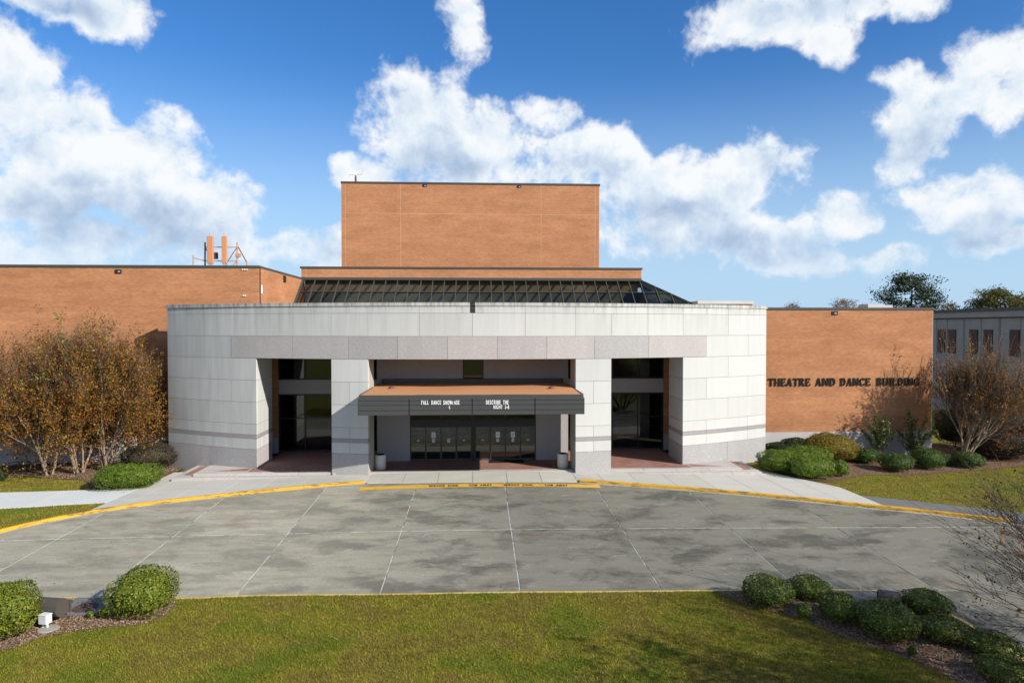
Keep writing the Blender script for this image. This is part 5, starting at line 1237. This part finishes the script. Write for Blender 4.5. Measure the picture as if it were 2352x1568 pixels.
far_tree(2180, 697, 110, 22, 50, 'bare_tree', 27, 'thin pale treetop between pine and olive tree', 420, AUTB, 0.22, bark=BARKG, wood_r=0.14)
far_tree(1820, 698, 115, 18, 50, 'bare_tree', 29, 'tiny bare treetop left of the wall scupper above the roof', 200, AUTB, 0.2, bark=BARKG, wood_r=0.12)

# ------------------------------------------------------------------ other buildings
GREYC = plain('grey_concrete_wall', (0.36, 0.345, 0.32), 0.9, 0.1, var=0.2, scale=0.8)
GREYD = plain('grey_cornice', (0.11, 0.112, 0.12), 0.8, 0.2)
SHUT = plain('brown_window', (0.085, 0.035, 0.02), 0.5, 0.3)
hall = empty('concrete_hall'); tag(hall, 'grey two-storey concrete building with tall brown windows behind the right trees', 'building')
HX = 55.0; ya_, yb_ = 52.0, 92.0
ztop = at(2352, 705, X=HX).z; zl = at(2352, 729.5, X=HX).z; zw = at(2330, 758, X=HX).z
box('wall', HX, HX + 18, ya_, yb_, -2, zl, GREYC, hall)
box('parapet', HX - 0.35, HX + 18, ya_ - 0.3, yb_ + 0.3, zl + 0.12, ztop - 0.3, GREYC, hall); box('cornice', HX - 0.55, HX + 18, ya_ - 0.5, yb_ + 0.5, ztop - 0.29, ztop, GREYD, hall); box('shadow_gap', HX - 0.1, HX + 18, ya_, yb_, zl + 0.005, zl + 0.115, GREYD, hall)
for px in (2163, 2187, 2237, 2270, 2331, 2372):
    p = at(px, 775, X=HX); wd = 0.6
    wn_ = empty('window', hall); box('frame', HX - 0.06, HX + 0.02, p.y - wd - 0.06, p.y + wd + 0.06, zw - 2.7, zw + 0.05, BLACKF, wn_); box('shutter', HX - 0.09, HX - 0.062, p.y - wd, p.y + wd, zw - 2.65, zw, SHUT, wn_)
for px in (2152, 2176, 2213, 2216, 2254, 2295, 2298, 2345):
    p = at(px, 745, X=HX); box('panel_joint', HX - 0.012, HX + 0.02, p.y - 0.03, p.y + 0.03, -1, zl - 0.01, GREYD, hall)
back = empty('rear_block'); tag(back, 'low brick penthouse with pale coping just visible behind the stone front', 'building')
a = at(1640, 700, Y=72); b = at(1729, 700, Y=72); zt = at(1660, 691, Y=72).z
box('wall', a.x, b.x, 72, 80, 6, zt - 0.35, BRICK, back); box('coping', a.x - 1.8, b.x + 0.05, 71.9, 80, zt - 0.33, zt, PRECAST, back)

# ------------------------------------------------------------------ small things
def bin_(px, py, label, ry):
    p = at(px, py, z=0.0); r_ = 0.335; root = empty('litter_bin', None, (p.x, p.y + r_ * 0.8, 0.003)); root.rotation_euler.z = ry; tag(root, label, 'litter bin')
    MB().lathe([(r_ * 0.92, 0), (r_ * 0.94, 0.05), (r_ * 0.94, 0.07), (r_, 0.08), (r_, 0.80), (r_ * 0.985, 0.84), (r_ * 0.93, 0.87), (r_ * 0.80, 0.87), (r_ * 0.78, 0.80), (r_ * 0.76, 0.3), (0.02, 0.3)], 32).build('shell', PRECAST, root, True)
    MB().lathe([(r_ * 0.775, 0.805), (r_ * 0.775, 0.86), (r_ * 0.70, 0.89), (r_ * 0.42, 0.90), (r_ * 0.42, 0.84), (r_ * 0.40, 0.6), (0.02, 0.6)], 28).build('lid', RUBBER, root, True)
bin_(872.5, 1078.5, 'round concrete litter bin in shade beside the left pier', 0.3); bin_(1294, 1075.5, 'round concrete litter bin beside the sunlit right pier', 1.1)

def floodlight(px, py, yaw, label, zf=lawn_z, sc=1.0):
    p = on_surf(px, py, zf); root = empty('floodlight', None, (p.x, p.y, p.z)); root.rotation_euler.z = yaw; tag(root, label, 'floodlight')
    n = 12; W = 0.42 * sc; prof = [(math.cos(t) * 0.30 * sc, math.sin(t) * 0.30 * sc) for t in np.linspace(R(20), R(270), n)] + [(0.30 * sc, -0.24 * sc)]
    V = [(-W, a_, b_ + 0.52 * sc) for a_, b_ in prof] + [(W, a_, b_ + 0.52 * sc) for a_, b_ in prof]; k = len(prof)
    F = [tuple(range(k)), tuple(range(2 * k - 1, k - 1, -1))] + [(i, k + i, k + (i + 1) % k, (i + 1) % k) for i in range(k)]
    LAMPB = plain('lamp_bronze', (0.075, 0.066, 0.055), 0.5, 0.4)
    obj('housing', mesh_py('housing', V, F, LAMPB), root)
    m = MB(); a0, a1 = prof[0], prof[-1]
    m.bar((-W * 1.06, a0[0] + .02, a0[1] + 0.52 * sc), (W * 1.06, a0[0] + .02, a0[1] + 0.52 * sc), 0.06, 0.06); m.bar((-W * 1.06, a1[0] + .02, a1[1] + 0.52 * sc), (W * 1.06, a1[0] + .02, a1[1] + 0.52 * sc), 0.06, 0.06)
    for x_ in (-W * 1.03, W * 1.03): m.bar((x_, a0[0] + .02, a0[1] + 0.52 * sc), (x_, a1[0] + .02, a1[1] + 0.52 * sc), 0.06, 0.06)
    m.build('lens_frame', LAMPB, root)
    obj('lens', mesh_py('lens', [(-W, a0[0] + .01, a0[1] + .52 * sc), (W, a0[0] + .01, a0[1] + .52 * sc), (W, a1[0] + .01, a1[1] + .52 * sc), (-W, a1[0] + .01, a1[1] + .52 * sc)], [(0, 1, 2, 3)], GLASSC), root)
    MB().lathe([(0.10 * sc, 0), (0.10 * sc, 0.012)], 16, (0, 0, 0)).build('pivot', LAMPB, root)
    MB().bar((0, 0, 0), (0, 0, 0.3 * sc), 0.07, 0.07).box(-0.16, 0.16, -0.16, 0.16, -0.05, 0.03).build('stand', LAMPB, root)
floodlight(118, 1428, R(-10), 'bronze floodlight turned to the theatre between two clipped hollies', sc=0.92)
floodlight(2042, 1397, R(-28), 'bronze floodlight half hidden behind the foreground holly row', sc=0.72)
p = on_surf(104, 1443, lawn_z); root = empty('junction_box', None, (p.x, p.y, p.z)); root.rotation_euler.z = R(-14); tag(root, 'small white electrical box on two legs in front of the floodlight', 'electrical box')
bevel(box('housing', -0.14, 0.14, -0.11, 0.11, 0.17, 0.43, plain('white_enamel', (0.62, 0.62, 0.62), 0.5), root), 0.012); bevel(box('lid', -0.15, 0.15, -0.12, 0.12, 0.432, 0.455, plain('white_enamel_lid', (0.66, 0.66, 0.66), 0.5), root), 0.008)
for x_ in (-0.07, 0.07): box('leg', x_ - 0.022, x_ + 0.022, -0.03, 0.03, -0.05, 0.169, PRECAST, root)
p = on_surf(112, 1445, lawn_z); tag(MB().lathe([(0.30, -0.05), (0.30, 0.02), (0.27, 0.035)], 28).build('concrete_pad', GUTTER, None, False, (p.x, p.y, p.z + 0.01)), 'round concrete pad under the white electrical box', 'pad')
msl = px_poly([(137, 1413), (178, 1374.5), (258, 1376), (262, 1385), (262, 1413)], lawn_z)
sl_ = MB().prism(msl if sum(msl[i][0] * msl[(i + 1) % 5][1] - msl[(i + 1) % 5][0] * msl[i][1] for i in range(5)) > 0 else msl[::-1], lambda x, y: lawn_z(x, y) - 0.12, lambda x, y: lawn_z(x, y) + 0.055).build('utility_slab', WALKD, None)
tag(sl_, 'dark concrete utility slab between the two clipped hollies on the left', 'slab')
sl2 = px_poly([(1868, 1381), (1905, 1358), (2012, 1359.5), (2030, 1378), (2000, 1388)], lawn_z)
sl_ = MB().prism(sl2 if sum(sl2[i][0] * sl2[(i + 1) % 5][1] - sl2[(i + 1) % 5][0] * sl2[i][1] for i in range(5)) > 0 else sl2[::-1], lambda x, y: lawn_z(x, y) - 0.12, lambda x, y: lawn_z(x, y) + 0.05).build('utility_slab', WALKD, None)
tag(sl_, 'dark concrete utility slab behind the foreground holly row', 'slab')
p = on_surf(196, 1394.5, lambda x, y: lawn_z(x, y) + 0.055); RUST = plain('cast_iron', (0.085, 0.055, 0.042), 0.8, 0.2)
mh = MB().lathe([(0.36, -0.02), (0.36, 0.012), (0.34, 0.016), (0.31, 0.006), (0.27, 0.006), (0.25, 0.016), (0.21, 0.016), (0.19, 0.006), (0.15, 0.006), (0.13, 0.016), (0.02, 0.016)], 32).build('manhole_cover', RUST, None, False, (p.x, p.y, p.z + 0.004))
mh.rotation_euler = (math.atan(0.033), 0, 0); tag(mh, 'rusty ringed manhole cover set in the dark slab', 'manhole')

# rooftop antennas
def rp(px, py, Y=50.0, dy=0.0): q = at(px, py, Y=Y); return Vector((q.x, Y + dy, q.z))
ant = empty('antenna_rack', None, rp(500, 612)); tag(ant, 'orange-brown rooftop antenna rack with two tall panels on the west wing', 'antenna'); O = Vector(ant.location)
def abar(name, a, b, w_, mat, parent=ant): 
    return MB().tube([a - O, b - O], w_, 8).build(name, mat, parent)
for x0, x1, y0, y1 in ((475, 488.7, 541.6, 605.4), (509, 520.2, 542, 605)):
    a_ = rp(x0, y1, 49.6) - O; b_ = rp(x1, y0, 49.6) - O
    pn = bevel(box('panel_antenna', a_.x, b_.x, a_.y, a_.y + 0.2, a_.z, b_.z, ANTC, ant), 0.04, 2)
    c_ = rp((x0 + x1) / 2, y0, 49.7); abar('top_rod', c_, c_ + Vector((0, 0, 0.22)), 0.025, ANTC)
    m = MB()
    for k in range(3): m.tube([Vector((a_.x + 0.1 + k * 0.1, a_.y + 0.1, a_.z)), Vector((a_.x + 0.15 + k * 0.12, a_.y + 0.25, a_.z - 0.35)), Vector((a_.x + 0.4, a_.y + 0.4, a_.z - 0.3))], 0.015, 5)
    m.build('cable', RUBBER, ant)
abar('mast', rp(471, 556.5), rp(471, 617), 0.055, ANTD); abar('mast', rp(545, 556.5), rp(545, 617), 0.055, ANTC); abar('mast', rp(444, 585.5), rp(444, 617), 0.045, ANTC); abar('mast', rp(567, 600), rp(567, 617), 0.05, ANTC)
abar('beam', rp(471, 567.6), rp(545, 567.6), 0.035, ANTC); abar('beam', rp(471, 599.5), rp(545, 599.5), 0.035, ANTC)
abar('brace', rp(543, 570), rp(521, 603), 0.03, ANTD); abar('brace', rp(547, 567), rp(567, 603), 0.04, ANTD); abar('brace', rp(545, 599), rp(533, 612), 0.03, ANTC); abar('brace', rp(445, 592), rp(469, 598.5), 0.035, ANTC); abar('brace', rp(472, 569), rp(480, 585), 0.03, ANTD)
a_ = rp(489.5, 594.5, 50.1) - O; b_ = rp(498.5, 579.5, 50.1) - O; bevel(box('radio_unit', a_.x, b_.x, a_.y, a_.y + 0.25, a_.z, b_.z, ANTD, ant), 0.02)
a_ = rp(540, 590.5, 49.9) - O; b_ = rp(551, 581.8, 49.9) - O; bevel(box('junction_unit', a_.x, b_.x, a_.y, a_.y + 0.2, a_.z, b_.z, ANTC, ant), 0.02)
ta = empty('rooftop_aerial', None, rp(817, 417, 64)); tag(ta, 'thin bent wire aerial on the corner of the fly tower roof', 'antenna'); O2 = Vector(ta.location); q_ = lambda x, y: rp(x, y, 64) - O2
MB().tube([q_(817, 420), q_(817, 404)], 0.035, 6).build('mast', GALV, ta); MB().tube([q_(817, 406), q_(814, 401.5), q_(803, 401.5), q_(801, 407)], 0.022, 5).build('arm', GALV, ta); MB().tube([q_(817, 406), q_(820, 401.5), q_(832, 400.5), q_(832.5, 391)], 0.022, 5).build('arm', GALV, ta); MB().lathe([(0.09, -0.3), (0.1, 0), (0.06, 0.25)], 8, (0, 0, q_(817, 409).z)).build('mixer', ANTD, ta)

# ------------------------------------------------------------------ grass, mulch chips, fallen leaves
def blades(name, X, Y, zf, h, w_, mat, label, off=0.0, tilt=0.5):
    n = len(X); Z = np.array([zf(x, y) for x, y in zip(X, Y)]) + off
    a = rng.uniform(0, 2 * np.pi, n); hh = h * rng.uniform(0.5, 1.3, n); ww = w_ * rng.uniform(0.7, 1.3, n); ln = rng.normal(0, tilt, (n, 2)) * hh[:, None]
    B = np.stack([X, Y, Z], 1); S = np.stack([np.cos(a) * ww, np.sin(a) * ww, np.zeros(n)], 1); T = B + np.stack([ln[:, 0], ln[:, 1], hh], 1)
    V = np.stack([B - S, B + S, T], 1).reshape(-1, 3); F = np.arange(3 * n).reshape(-1, 3)
    return tag(obj(name, mesh_np(name, V, F, mat)), label, 'grass', kind='stuff')
n = 420000; X = rng.uniform(-19, 17, n); Y = rng.uniform(15.0, 25.2, n)
ok = inside(lawn_poly, X, Y) & ~inside(BED_FL, X, Y) & ~inside(BED_FR, X, Y); X, Y = X[ok], Y[ok]
blades('grass', X, Y, lawn_z, 0.06, 0.009, BLADE, 'short mixed green and straw grass of the foreground lawn')
n = 90000; X = rng.uniform(17.5, 44, n); Y = rng.uniform(30, 46, n); yc_ = np.array([curb_y(x) for x in X])
ok = (Y > yc_ + 2.02 - 0.018 * (X - 20.4)) & ~inside(BED_BR, X, Y) & ((X > 20.4) | (Y > 41)); X, Y = X[ok], Y[ok]
blades('grass', X, Y, side_z, 0.06, 0.016, BLADE, 'short olive grass beside the dark footpath', -0.06)
n = 70000; X = rng.uniform(-40, -18.4, n); Y = rng.uniform(28, 45, n); yc_ = np.array([curb_y(x) for x in X]); f0 = 35.25 - 0.012 * (X + 18.3); f1 = 38.35 - 0.05 * (X + 18.3)
ok = (Y > yc_ + 0.05) & ((Y < f0) | (Y > f1)) & ~inside(BED_BL, X, Y); X, Y = X[ok], Y[ok]
blades('grass', X, Y, side_z, 0.06, 0.016, BLADE, 'short olive grass on both sides of the white footpath', -0.06)
def chips(polys, zf, n, size, off, name, mat, label, cat):
    CC = []
    for poly in polys:
        x0, x1 = min(p[0] for p in poly), max(p[0] for p in poly); y0, y1 = min(p[1] for p in poly), max(p[1] for p in poly)
        X = rng.uniform(x0, x1, n); Y = rng.uniform(y0, y1, n); ok = inside(poly, X, Y); CC.append(np.stack([X[ok], Y[ok], np.array([zf(x, y) + off for x, y in zip(X[ok], Y[ok])])], 1))
    C = np.concatenate(CC); V, F = leaf_quads(C, np.tile([0, 0, 1.0], (len(C), 1)), size, 0.35, 0.35); tag(obj(name, mesh_np(name, V, F, mat)), label, cat, kind='stuff')
chips([BED_FL, BED_FR], lawn_z, 26000, 0.07, 0.03, 'mulch_chips', MULCHC, 'loose bark chips on the foreground beds', 'mulch')
chips([BED_BL, BED_BR], side_z, 16000, 0.10, -0.005, 'mulch_chips', MULCHC, 'loose bark chips on the beds by the building', 'mulch')
# fallen leaves on lawn and drive, gathered against the kerb joints
X = rng.uniform(-18, 18, 260); Y = rng.uniform(17, 36, 260); ok = inside(lawn_poly, X, Y); Z = np.where(ok, [lawn_z(x, y) + 0.06 for x, y in zip(X, Y)], [road_z(x, y) + 0.012 for x, y in zip(X, Y)])
keep = np.array([y < curb_y(x) - 0.3 for x, y in zip(X, Y)]); C = np.stack([X, Y, Z], 1)[keep]
kx = np.concatenate([rng.normal(c, 0.55, 34) for c in (CURB[6].x, CURB[11].x, CURB[12].x, CURB[13].x, CURB[14].x, CURB[15].x + 1, CURB[15].x - 2)]); ky = np.array([curb_y(x) for x in kx]) - 0.2 - np.abs(rng.normal(0, 0.07, len(kx)))
C = np.concatenate([C, np.stack([kx, ky, [road_z(x, y) + 0.018 for x, y in zip(kx, ky)]], 1)])
V, F = leaf_quads(C, np.tile([0, 0, 1.0], (len(C), 1)), 0.085, 0.6, 0.3); tag(obj('fallen_leaves', mesh_np('fallen_leaves', V, F, leafy('fallen_leaf', [(0.0, (0.10, 0.05, 0.025)), (0.5, (0.26, 0.13, 0.04)), (1.0, (0.45, 0.30, 0.06))], 0.8, 0.1, 0.1))), 'scattered fallen leaves on lawn, drive and along the kerb', 'leaves', kind='stuff')
